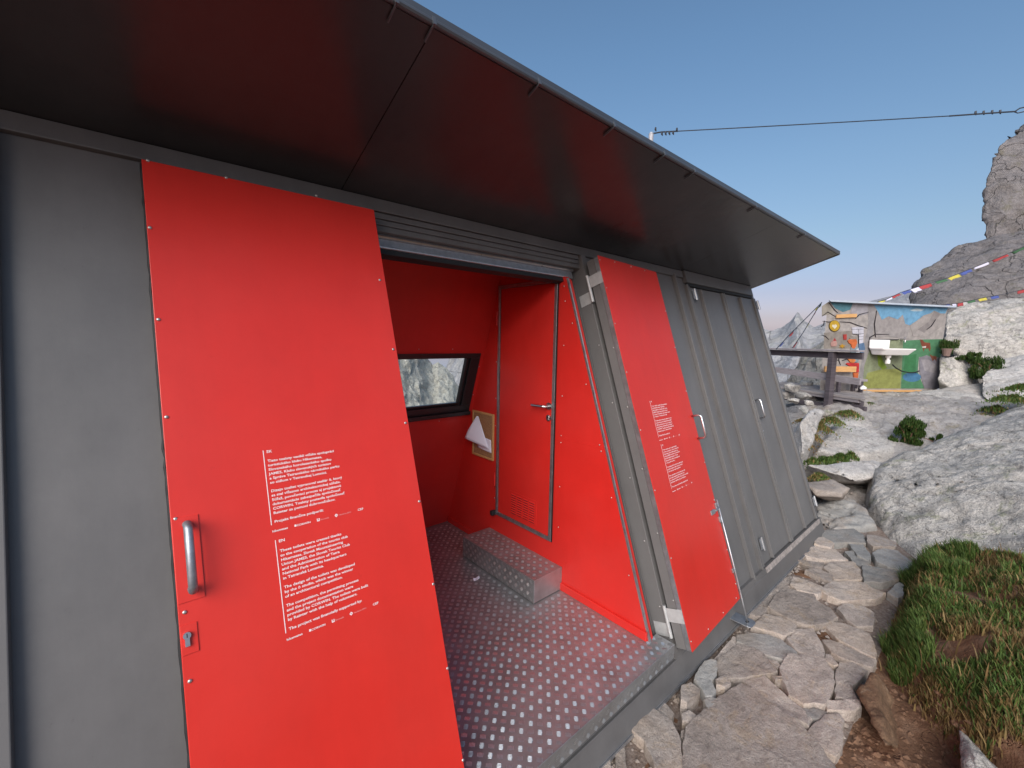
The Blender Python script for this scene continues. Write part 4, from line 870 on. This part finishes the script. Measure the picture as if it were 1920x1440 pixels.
lt = MB(); lt.fbox(RW-.125, RW-.055, .535, .568, 0, .008, RF); lt.tube([RF(RW-.06, .552, .012), RF(RW+.012, .566, .012)], .008, 8); lt.fbox(RW-.03, RW+.02, .55, .60, 0, .014, RF); lt.build('latch', M['galv'], leafR, .002)
for u0_, u1_ in ((.46, .50), (.10, .13)): MB().fbox(RW-.025, RW+.018, u0_, u1_, 0, .014, RF).build('bolt_guide', M['galv'], leafR, .002)
MB().tube([RF(RW+.005, .62, .014), RF(RW+.004, .1, .014), RF(RW-.005, -.12, .014), RF(RW-.012, -.25, .014)], .0065, 8).build('drop_bolt', M['galv'], leafR, smooth=True)
notice(leafR, RF, .215, 1.405, .0002)
# bracket that takes the bolt
bk = MB(); r = [(3.145, -.03), (3.145, -.215), (3.155, -.232), (3.175, -.240), (3.225, -.240), (3.246, -.232), (3.256, -.215), (3.256, -.03)]
bk.prism([(x, y, -.198) for x, y in r], (0, 0, -.007)); bk.build('bolt_bracket', M['galv'], hut, .002)
MB().tube([RF(RW-.0115, -.238, .014), RF(RW-.0115, -.2366, .014)], .013, 10).build('bolt_hole', M['black'], hut)
# scrap of paper on the floor, notice board
sp_ = MB(); c = gz(893, 1086, .004)
sp_.add([c+np.array(q) for q in ((-.03, -.01, 0), (-.008, -.022, .006), (.026, -.008, .002), (.034, .012, .012), (.004, .008, .004), (-.02, .014, .01))], [(0, 1, 4, 5), (1, 2, 3, 4)])
o = sp_.build('paper_scrap', M['paper']); tag(o, 'small crumpled white scrap lying on the tread plate floor', 'scrap')
so = o.modifiers.new('solid', 'SOLIDIFY'); so.thickness = .0006
nb = thing('notice_board', 'small wooden framed cork board hanging on the red partition', 'notice board', (PX-.002, 1.65, .77))
by0, by1, bz0, bz1 = 1.503, 1.797, .768, 1.162
MB().box(PX-.010, PX-.001, by0+.008, by1-.008, bz0+.008, bz1-.008).build('cork', M['cork'], nb)
for y0, y1, z0, z1 in ((by0, by1, bz0, bz0+.016), (by0, by1, bz1-.016, bz1), (by0, by0+.016, bz0+.016, bz1-.016), (by1-.016, by1, bz0+.016, bz1-.016)):
    MB().box(PX-.016, PX-.001, y0, y1, z0, z1).build('frame', M['lightwood'], nb, .002)
def sheet(name, fn, label, nu=10, nv=10):
    vs = [fn(i/nu, j/nv) for i in range(nu+1) for j in range(nv+1)]
    b = MB().add(vs, [(i*(nv+1)+j, (i+1)*(nv+1)+j, (i+1)*(nv+1)+j+1, i*(nv+1)+j+1) for i in range(nu) for j in range(nv)])
    o = b.build(name, M['paper'], smooth=True); s = o.modifiers.new('solid', 'SOLIDIFY'); s.thickness = .0006
    return tag(o, label, 'paper')
def curl(a, v):     # a: across (far -> near), v: down
    y = 1.755 - .02 - (a*.19)*(.12+.88*v); z = 1.118 - .20*v - .055*a*v
    return (PX-.013-.075*math.sin(min(1, v)*1.5)*(1-a)*.9-.012*v, y+.075*v*(1-a)*.9, z)
sheet('notice_paper', curl, 'white sheet curling away from the cork board')
sheet('notice_paper', lambda a, v: (PX-.0125-.006*math.sin(a*3.1)*v, 1.735-.20*a-.01*v, .955-.11*v-.015*a), 'lower pale sheet pinned under the curled one')

# ================================================================== painted shed
PL, PR = dep(1537, 729, 9.45), dep(1757, 733, 9.75); PL[2] = PR[2] = .79
sx = (PR-PL)/np.linalg.norm(PR-PL); sy = np.array([-sx[1], sx[0], 0.]); sy = sy if sy@(CAM-PL) < 0 else -sy
SW = float(np.linalg.norm(PR-PL)); SH = 2.02
def SF(s, h, d=0.): return PL + sx*s + np.array([0, 0, 1.])*h - sy*d      # d > 0 towards the viewer
def spx(px, py, d=0.):
    p = hit(px, py, sy, PL-sy*d)-PL; return float(p@sx), float(p[2])
Z2 = lambda x, y: (1420+x/4.8, 520+y/4.8)
shed = thing('painted_shed', 'small flat roofed stone shed with a painted alpine mural', 'shed', PL+sx*SW/2)
_sv = (PL-CAM)*np.array([1, 1, 0]); _sv /= np.linalg.norm(_sv); SDV = _sv+sx*.06; SDV *= 2.2/np.linalg.norm(SDV)
def sbox(s0, s1, h0, h1, d0, d1): return MB().fbox(s0, s1, h0, h1, d0, d1, SF)
hL, hR = spx(1540, 566)[1], spx(1772, 577)[1]
wl_ = MB().hexa([SF(0, -.1, 0), SF(SW, -.1, 0), SF(SW, -.1, 0)+SDV, SF(0, -.1, 0)+SDV, SF(0, hL, 0), SF(SW, hR, 0), SF(SW, hR, 0)+SDV, SF(0, hL, 0)+SDV]); wl_.build('wall', M['concrete'], shed)
ci = spx(*Z2(1000, 600))[0]
MB().hexa([SF(-.03, hL, .12), SF(SW+.08, hR, .12), SF(SW+.08, hR, 0)+SDV*1.06, SF(-.03, hL, 0)+SDV*1.06, SF(-.09, hL+.035, .12), SF(SW+.08, hR+.035, .12), SF(SW+.08, hR+.035, 0)+SDV*1.06, SF(-.06, hL+.035, 0)+SDV*1.06]).build('roof', M['tin'], shed)
_pc = [0]
def mural(name, pts, col, parent=None, var=.14, lift=None):
    _pc[0] += 1; d = .0025+.0012*_pc[0]/3 if lift is None else lift
    q = [SF(*spx(*Z2(*p)), d) for p in pts]
    key = 'paint_%d_%d_%d' % col
    m = bpy.data.materials.get(key) or paint(key, col, var)
    return MB().prism(q, sy*(d-.0005)).build(name, m, parent or shed)
def mline(name, pts, w, col=(38, 32, 40)):
    a = [np.array(p, float) for p in pts]; L_, R_ = [], []
    for i, p in enumerate(a):
        t = a[min(i+1, len(a)-1)]-a[max(i-1, 0)]; t /= np.linalg.norm(t); nn = np.array([-t[1], t[0]])*w/2*(1 if 0 < i < len(a)-1 else .5)
        L_.append(p+nn); R_.append(p-nn)
    mural(name, L_+R_[::-1], col)
def ell(cx, cy, rx, ry, n=18): return [(cx+rx*math.cos(2*math.pi*k/n), cy+ry*math.sin(2*math.pi*k/n)) for k in range(n)]
mural('painted_rock', [(985, 235), (1075, 235), (1040, 500), (985, 900), (945, 1000), (900, 1000), (960, 600), (1000, 420)], (158, 153, 153))
mural('painted_rock', [(600, 500), (850, 480), (850, 640), (600, 640)], (152, 143, 134))
mural('painted_rock', [(640, 220), (690, 290), (660, 330), (580, 350), (580, 260)], (168, 160, 148))
mural('painted_rock', [(860, 225), (1000, 235), (990, 330), (900, 350), (840, 320)], (172, 168, 174))
mural('painted_sky', [(650, 215), (862, 222), (835, 290), (770, 312), (700, 280)], (88, 138, 152))
mural('painted_sky', [(1050, 250), (1400, 254), (1718, 262), (1690, 325), (1650, 325), (1590, 298), (1560, 322), (1495, 342), (1440, 385), (1370, 432), (1330, 418), (1308, 335), (1262, 378), (1180, 350), (1120, 382), (1085, 310)], (118, 172, 208))
mural('painted_cloud', [(1370, 295), (1430, 280), (1500, 290), (1470, 305), (1400, 306)], (196, 214, 222))
mural('painted_mountain', [(1085, 312), (1120, 384), (1180, 352), (1262, 380), (1308, 338), (1330, 420), (1370, 434), (1340, 560), (1180, 530), (1060, 540), (1050, 330)], (165, 158, 156))
mural('painted_mountain', [(1372, 436), (1440, 388), (1495, 345), (1560, 325), (1590, 302), (1650, 328), (1700, 330), (1690, 420), (1600, 480), (1500, 540), (1400, 530)], (172, 164, 160))
mural('painted_mountain', [(1590, 304), (1650, 330), (1560, 430), (1500, 500), (1440, 470), (1540, 400)], (150, 142, 140))
mural('painted_meadow', [(960, 800), (1020, 620), (1100, 560), (1310, 560), (1300, 830), (1290, 1000), (945, 1000)], (142, 150, 118))
mural('painted_meadow', [(950, 960), (990, 860), (1100, 830), (1290, 820), (1285, 1000), (945, 1000)], (152, 156, 84))
mural('painted_forest', [(1310, 572), (1480, 560), (1668, 556), (1645, 720), (1450, 715), (1440, 850), (1500, 1000), (1290, 1000)], (82, 138, 98))
mural('painted_forest', [(1330, 700), (1430, 690), (1420, 850), (1310, 860)], (60, 128, 78))
mural('painted_leaf', [(1075, 690), (1110, 700), (1130, 760), (1165, 815), (1125, 832), (1085, 790)], (132, 158, 50))
mural('painted_pond', ell(1388, 898, 82, 42), (76, 132, 172))
mural('painted_road', [(1452, 722), (1520, 700), (1600, 735), (1640, 740), (1630, 920), (1700, 1000), (1502, 1000), (1460, 860)], (142, 138, 146))
mural('painted_road', [(1470, 740), (1540, 740), (1620, 800), (1590, 860), (1500, 840)], (162, 156, 160))
mural('painted_deer', [(1460, 560), (1480, 560), (1500, 585), (1550, 590), (1556, 640), (1545, 668), (1538, 640), (1500, 640), (1492, 668), (1484, 640), (1470, 600)], (138, 70, 46))
mural('painted_deer', [(1480, 622), (1515, 618), (1512, 634), (1482, 634)], (222, 214, 206))
mural('painted_deer', [(1545, 690), (1570, 705), (1610, 712), (1606, 755), (1590, 735), (1575, 755)], (142, 80, 56))
for ln_ in ([(580, 350), (632, 312), (700, 352)], [(880, 372), (915, 335), (1000, 312)], [(585, 395), (640, 402), (660, 398)], [(740, 400), (830, 405), (900, 432), (985, 458)], [(575, 520), (610, 530), (640, 560)], [(670, 745), (700, 740), (735, 748)], [(760, 750), (800, 735), (830, 750)], [(735, 690), (730, 745), (745, 790)], [(655, 920), (690, 912), (700, 935)], [(570, 445), (595, 430), (600, 390)], [(640, 225), (690, 292), (720, 318)], [(1000, 590), (1010, 540), (1060, 512), (1180, 512)], [(1060, 540), (1050, 420), (1070, 300)], [(1520, 470), (1560, 440), (1600, 380)]):
    mline('painted_outline', ln_, 7)
mural('painted_disc', ell(690, 438, 50, 52), (96, 74, 26)); mural('painted_disc', ell(690, 436, 45, 48), (206, 166, 46))
mural('painted_heart', [(690, 465), (666, 438), (672, 424), (686, 430), (694, 424), (708, 428), (712, 440)], (236, 228, 206))
mural('painted_flower', [(760+(30 if k % 2 else 12)*math.cos(k*.5236), 620+(22 if k % 2 else 9)*math.sin(k*.5236)) for k in range(12)], (210, 158, 40))
mural('painted_mug', [(768, 515), (798, 512), (798, 560), (772, 562)], (184, 62, 56))
mural('painted_gnome', [(690, 545), (712, 590), (705, 620), (660, 622), (655, 595)], (196, 150, 140))
mural('painted_gnome', [(690, 545), (706, 572), (676, 572)], (170, 56, 56))
# barred window in the picture
mural('painted_window', [(846, 452), (900, 444), (952, 452), (950, 510), (944, 600), (908, 605), (906, 516), (852, 508)], (214, 212, 222))
for ln_ in ([(846, 470), (950, 466)], [(852, 508), (906, 512), (950, 505)], [(908, 535), (948, 532)], [(908, 560), (946, 556)], [(904, 470), (908, 600)]): mline('painted_outline', ln_, 5)
# painted walker
mural('painted_walker', [(905, 598), (952, 588), (962, 640), (948, 690), (922, 680), (905, 640)], (92, 122, 156))
mural('painted_walker', [(838, 630), (900, 630), (918, 690), (900, 760), (845, 765), (830, 700)], (142, 160, 168))
mural('painted_walker', [(884, 648), (902, 636), (914, 690), (898, 716), (878, 710)], (216, 218, 226))
mural('painted_walker', [(808, 735), (850, 728), (880, 745), (860, 770), (830, 765)], (222, 132, 66))
mural('painted_walker', [(792, 780), (806, 768), (908, 772), (906, 852), (858, 854), (846, 812)], (206, 48, 46))
mural('painted_walker', [(856, 858), (904, 856), (896, 920), (890, 965), (866, 965)], (222, 112, 58))
mural('painted_walker', [(862, 966), (896, 966), (892, 998), (860, 996)], (60, 50, 62))
mural('painted_walker', [(806, 570), (830, 556), (880, 552), (892, 585), (870, 640), (846, 640), (836, 602), (816, 592)], (218, 112, 58))
mural('painted_walker', [(826, 545), (850, 528), (884, 536), (890, 556), (830, 558)], (160, 150, 142))
# skirting strip
sbox(spx(*Z2(945, 1000))[0], spx(*Z2(1460, 1000))[0], -.03, .008, 0, .05).build('bottom_batten', M['lightwood'], shed)
# sign board, wash basin, pot
s0, h0 = spx(*Z2(697, 368)); s1, h1 = spx(*Z2(883, 328))
sg = MB().hexa([SF(s0, h0, .02), SF(s1, h0+.03, .02), SF(s1, h0+.03, .045), SF(s0, h0, .045), SF(s0, h1-.03, .02), SF(s1, h1, .02), SF(s1, h1, .045), SF(s0, h1-.03, .045)])
o = sg.build('sign_board', M['lightwood'], None, .004); tag(o, 'plain pale wooden sign board on the left of the mural', 'sign')
wb = thing('washbasin', 'white ceramic washbasin fixed to the mural wall', 'washbasin', SF(*spx(*Z2(1210, 640)), .2))
b0, b1 = spx(*Z2(1072, 638), .22), spx(*Z2(1370, 640), .22); bs, bh = b0[0], b0[1]; bw = b1[0]-b0[0]
sbox(bs, bs+bw*.60, bh, bh+.185, .03, .07).build('backsplash', M['ceramic'], wb, .015)
def loft(rings, name, m, parent):
    n = len(rings[0]); b = MB(); b.v = [tuple(p) for r_ in rings for p in r_]
    b.f = [(k*n+i, k*n+(i+1) % n, (k+1)*n+(i+1) % n, (k+1)*n+i) for k in range(len(rings)-1) for i in range(n)]+[tuple(range(n-1, -1, -1)), tuple(range((len(rings)-1)*n, len(rings)*n))]
    return b.build(name, m, parent, smooth=False)
def rr(cx, hw, h, d0, d1, rad, n=5):
    out = []
    for (qx, qd, a0) in ((cx+hw-rad, d1-rad, 0), (cx-hw+rad, d1-rad, 90), (cx-hw+rad, d0+rad, 180), (cx+hw-rad, d0+rad, 270)):
        for k in range(n): a = math.radians(a0+90*k/(n-1)); out.append(SF(qx+rad*math.cos(a), h, qd+rad*math.sin(a)))
    return out
cx = bs+bw/2
loft([rr(cx-.01, bw*.30, bh-.15, .05, .26, .05), rr(cx-.01, bw*.42, bh-.135, .04, .31, .06), rr(cx, bw*.47, bh-.05, .03, .37, .06), rr(cx, bw*.5, bh-.02, .03, .39, .05), rr(cx, bw*.5, bh, .03, .39, .05), rr(cx, bw*.46, bh+.001, .05, .36, .05), rr(cx, bw*.42, bh-.06, .08, .32, .05), rr(cx, bw*.2, bh-.11, .12, .26, .04)], 'bowl', M['ceramic'], wb)
pt_ = MB(); pt_.tube([SF(cx-.05, bh-.15, .18), SF(cx-.05, bh-.2, .18)], .05, 12); pt_.tube([SF(cx-.05, bh-.2, .18), SF(cx-.05, bh-.25, .18)], .028, 12); pt_.tube([SF(cx-.05, bh-.25, .18), SF(cx-.05, bh-.33, .18)], .045, 12); pt_.build('trap', M['ceramic'], wb)
hs_ = MB(); hp = [Z2(1200, 785), Z2(1240, 815), Z2(1300, 845), Z2(1380, 860), Z2(1440, 856), Z2(1480, 845)]
hs_.tube([SF(*spx(px, py, .12), .16-.02*i) for i, (px, py) in enumerate(hp)], .013, 8); hs_.build('hose', M['black'], wb)
tp = MB(); q = spx(*Z2(1285, 560)); tp.tube([SF(q[0], q[1], .0), SF(q[0], q[1], .10), SF(q[0]-.03, q[1]-.02, .14), SF(q[0]-.03, q[1]-.06, .14)], .014, 8); tp.tube([SF(q[0], q[1]+.03, .08), SF(q[0]+.05, q[1]+.04, .08)], .008, 6); tp.build('tap', M['steel'], wb)
o = MB().tube([SF(*spx(*Z2(1040, 562)), .03), SF(*spx(*Z2(1262, 560)), .03)], .009, 6).build('water_pipe', M['black'], wb)
pc = dep(1775, 660, 9.3)
pot = loft([[tuple(pc+np.array([math.cos(a*.524)*r_, math.sin(a*.524)*r_, h])) for a in range(12)] for r_, h in ((.055, -.09), (.08, .04), (.09, .05), (.09, .075), (.07, .075), (.06, .04))], 'flower_pot', mat('terracotta', (.20, .13, .11), .85, var=.15), None)
tag(pot, 'brown clay flower pot standing beside the shed wall', 'pot')

# deck
DA, DB2 = np.array([11.6, 2.66, .79]), np.array([10.27, .40, .79])      # front edge
DC, DD = np.array([12.9, 2.5, .79]), np.array([12.3, .80, .79])
deck = thing('deck', 'weathered wooden plank deck in front of the painted shed', 'deck', (DA+DB2)/2-np.array([0, 0, .1]))
nb_ = 11
for k in range(nb_):
    t0, t1 = k/nb_+.006, (k+1)/nb_-.006
    dz = np.array([0, 0, random.uniform(-.006, .006)])
    a, b_, c, d = DA+(DC-DA)*t0+dz, DB2+(DD-DB2)*t0+dz, DB2+(DD-DB2)*t1+dz, DA+(DC-DA)*t1+dz
    dn = np.array([0, 0, -.04])
    MB().hexa([a+dn, b_+dn, c+dn, d+dn, a, b_, c, d]).build('plank', M['wood_deck'], deck)
fe = (DB2-DA)/np.linalg.norm(DB2-DA); fo = np.array([-fe[1], fe[0], 0]); fo = fo if fo@(CAM-DA) > 0 else -fo
def beam(p, q, w, h, name, m, parent, up=np.array([0, 0, 1.])):
    p, q = np.array(p, float), np.array(q, float); t = (q-p)/np.linalg.norm(q-p); s = np.cross(t, up); s /= np.linalg.norm(s); v = np.cross(s, t)
    c = [p-s*w/2-v*h/2, p+s*w/2-v*h/2, q+s*w/2-v*h/2, q-s*w/2-v*h/2, p-s*w/2+v*h/2, p+s*w/2+v*h/2, q+s*w/2+v*h/2, q-s*w/2+v*h/2]
    return MB().hexa(c).build(name, m, parent, .004)
beam(DA-fo*.06+[0, 0, -.075], DB2-fo*.06+fe*-.15+[0, 0, -.075], .07, .06, 'edge_beam', M['wood_grey'], deck)
beam(DA-fo*.3+[0, 0, -.15], DB2-fo*.3-fe*.3+[0, 0, -.15], .10, .10, 'joist', M['wood_dark'], deck)
rail = thing('deck_railing', 'dark weathered timber railing along the deck edge', 'railing', DA+(DB2-DA)*.5+np.array([0, 0, -.4]))
def on(t, z, o=.06): return DA+(DB2-DA)*t+fo*o+np.array([0, 0, z-.79])
tp_ = .735
beam(on(tp_, .28), on(tp_, 1.645), .11, .11, 'post', M['wood_dark'], rail, fo)
beam(on(-.05, .28), on(-.05, 1.645), .11, .11, 'post', M['wood_dark'], rail, fo)
beam(on(-.08, 1.665), on(.955, 1.675), .16, .035, 'top_rail', M['wood_grey'], rail)
beam(on(-.06, 1.575, -.01), on(.95, 1.580, -.01), .04, .13, 'rail_board', M['wood_dark'], rail)
beam(on(-.06, 1.20, -.01), on(.95, 1.09, -.01), .04, .13, 'rail_board', M['wood_grey'], rail)
beam(on(-.05, .62, .0), on(tp_, .50, .0), .06, .12, 'brace', M['wood_dark'], rail)
beam(on(tp_, .60, -.1), on(.98, .56, -.1), .06, .12, 'brace', M['wood_dark'], rail)
bn = thing('bench', 'pale yellow wooden bench against the mural on the deck', 'bench', SF(spx(*Z2(700, 900))[0], .0, .3))
q0, q1 = spx(*Z2(560, 800)), spx(*Z2(832, 840))
sbox(q0[0], q1[0], q1[1]-.02, q1[1]+.10, .12, .16).build('backrest', M['lightwood'], bn, .004)
sbox(q0[0], q1[0], q1[1]-.20, q1[1]-.15, .15, .45).build('seat', M['wood_grey'], bn, .004)
for s_ in (q0[0]+.1, q1[0]-.12):
    sbox(s_, s_+.06, -.02, q1[1]-.2, .18, .24).build('leg', M['wood_dark'], bn); sbox(s_, s_+.06, -.02, q1[1]-.2, .36, .42).build('leg', M['wood_dark'], bn)
# white stone on the deck
c = SF(*spx(*Z2(765, 970)), .5)
rock('white_stone', [c+np.array(v)*s_ for v, s_ in zip(rng.normal(size=(14, 3)), [.035]*14)], 'white painted stone on the deck below the bench', M['ceramic'], .05, .01, 5, 60, 2, 'stone')

# ------------------------------------------------------------------ prayer flags, cable
FC = {'r': (160, 62, 64), 'b': (72, 86, 146), 'g': (66, 102, 72), 'y': (190, 178, 78), 'w': (206, 204, 222)}
FM = {k: mat('flag_cloth_'+k, srgb(*v), .9, var=.15, vscale=20) for k, v in FC.items()}
def garland(pts, flags, size, label, hang=(0, 0, -1), wind=None, sub=6, bare=None):
    P = [Vector(tuple(p)) for p in pts]
    e = thing('prayer_flag_string', label, 'prayer flags', P[0], 'prayer flag strings')
    cv = []
    for i in range(len(P)-1):
        for k in range(sub): cv.append(P[i].lerp(P[i+1], k/sub))
    cv.append(P[-1]); MB().tube(cv, .008, 6).build('cord', M['wire'], e)
    tot = sum((cv[i+1]-cv[i]).length for i in range(len(cv)-1))
    def atl(s):
        for i in range(len(cv)-1):
            l = (cv[i+1]-cv[i]).length
            if s <= l: return cv[i].lerp(cv[i+1], s/l)
            s -= l
        return cv[-1]
    for t, w_, col, sz in flags:
        n1, n2 = 6, 5; vs = []
        sz *= .60; w_ *= .8
        wd = Vector(wind or (0, 0, 0)); ph = random.random()*6
        for i in range(n1+1):
            a = atl(min(max(t-w_/2+w_*i/n1, 0), 1)*tot)
            for j in range(n2+1):
                v = j/n2; q = a+(Vector(hang)*v*sz)+wd*sz*v*(.7+.3*math.sin(i+ph))+Vector((.3, -.7, .2))*(.10*sz*v*math.sin(i*1.3+ph))
                vs.append(q)
        b = MB().add(vs, [(i*(n2+1)+j, (i+1)*(n2+1)+j, (i+1)*(n2+1)+j+1, i*(n2+1)+j+1) for i in range(n1) for j in range(n2)])
        o = b.build('flag', FM[col], e, smooth=True); so = o.modifiers.new('solid', 'SOLIDIFY'); so.thickness = .003
G1 = [dep(1632, 570, 9.4), dep(1660, 562, 9.6), dep(1690, 548, 9.9), dep(1730, 535, 10), dep(1775, 522, 10), dep(1820, 504, 10), dep(1875, 482, 9.8), dep(1935, 456, 9.5)]
garland(G1, [(.09, .09, 'y', .10), (.17, .08, 'w', .10), (.24, .10, 'r', .12), (.335, .07, 'b', .18), (.40, .07, 'w', .26), (.47, .09, 'r', .22), (.56, .08, 'g', .16), (.635, .08, 'y', .20), (.71, .08, 'b', .18), (.79, .08, 'w', .14), (.87, .08, 'r', .14), (.95, .08, 'g', .14)], .2, 'upper string of coloured prayer flags running up to the right edge', (0, 0, -.6), (.45, -.55, .1))
G2 = [dep(1765, 572, 9.6), dep(1800, 568, 10), dep(1840, 559, 10), dep(1880, 552, 10), dep(1930, 540, 9.8)]
garland(G2, [(.13, .10, 'b', .14), (.26, .10, 'w', .12), (.38, .10, 'r', .17), (.50, .10, 'g', .12), (.61, .10, 'y', .15), (.73, .10, 'b', .15), (.95, .08, 'r', .16)], .16, 'lower string of small prayer flags across the pale boulder', (0, 0, -.8), (.25, -.3, .1))
tl = dep(1541, 567, 9.4)
garland([tl, dep(1520, 588, 9.0), dep(1478, 630, 8.4), dep(1455, 655, 8.2)], [(.04, .08, 'g', .10), (.14, .08, 'y', .09), (.72, .10, 'r', .09), (.9, .08, 'b', .08)], .1, 'left hand prayer flag string slanting down to the railing', (.0, 0, -1))
garland([tl, dep(1530, 583, 9.1), dep(1505, 625, 8.7), dep(1486, 652, 8.5)], [(.3, .10, 'r', .05), (.55, .10, 'y', .05), (.92, .12, 'r', .07)], .1, 'inner prayer flag string hanging steeply below the roof corner', (.0, 0, -1))
pole = thing('cable_pole', 'slim grey steel pole showing above the hut roof', 'pole', dep(1222, 255, 7.5)*np.array([1, 1, 0])+np.array([0, 0, -2]))
pt0 = dep(1221, 251, 7.5)
MB().tube([(pt0[0], pt0[1], -2), (pt0[0], pt0[1], pt0[2])], .042, 12).build('shaft', M['pole'], pole)
MB().tube([(pt0[0], pt0[1], pt0[2]-.01), (pt0[0], pt0[1], pt0[2]+.03)], [.046, .016], 12).build('cap', M['pole'], pole)
MB().tube([pt0+np.array([0, 0, -.02]), dep(1210, 275, 7.7), dep(1180, 330, 8.2)], .007, 6).build('stay', M['wire'], pole)
cb = thing('overhead_cable', 'dark overhead cable with clamps crossing the blue sky', 'cable', pt0)
cl_ = [pt0, dep(1240, 247.5, 7.5), dep(1270, 246, 7.5), dep(1400, 239, 7.4), dep(1600, 228, 7.3), dep(1780, 217.5, 7.2), dep(1880, 210.5, 7.1), dep(1905, 209, 7.1)]
MB().tube(cl_[:3], .012, 6).build('fitting', M['wire'], cb); MB().tube(cl_[2:6], .0085, 6).build('wire', M['wire'], cb); MB().tube(cl_[5:], .012, 6).build('fitting', M['wire'], cb)
MB().tube([dep(1903, 209, 7.1), dep(1912, 203, 7.1), dep(1935, 198, 7.0), dep(2040, 230, 17)], .011, 6).build('hook', M['wire'], cb)
MB().tube([dep(1903, 210, 7.1), dep(1908, 212, 7.1), dep(1935, 206, 7.0), dep(2040, 260, 17)], .009, 6).build('hook', M['wire'], cb)
for px, py, s_ in ((1241, 251, 1), (1248, 250.5, 1), (1255, 250, 1), (1262, 249.5, 1), (1269, 244, -1), (1229, 243, -1), (1829, 212.5, 1), (1844, 212, 1), (1860, 211, 1), (1875, 210.5, 1)):
    a = dep(px, py, 7.3 if px < 1500 else 7.15)
    MB().tube([a+np.array([0, 0, .035]), a, a+np.array([.01, -.01, -.03])], [.014, .017, .006], 6).build('clamp', M['wire'], cb)
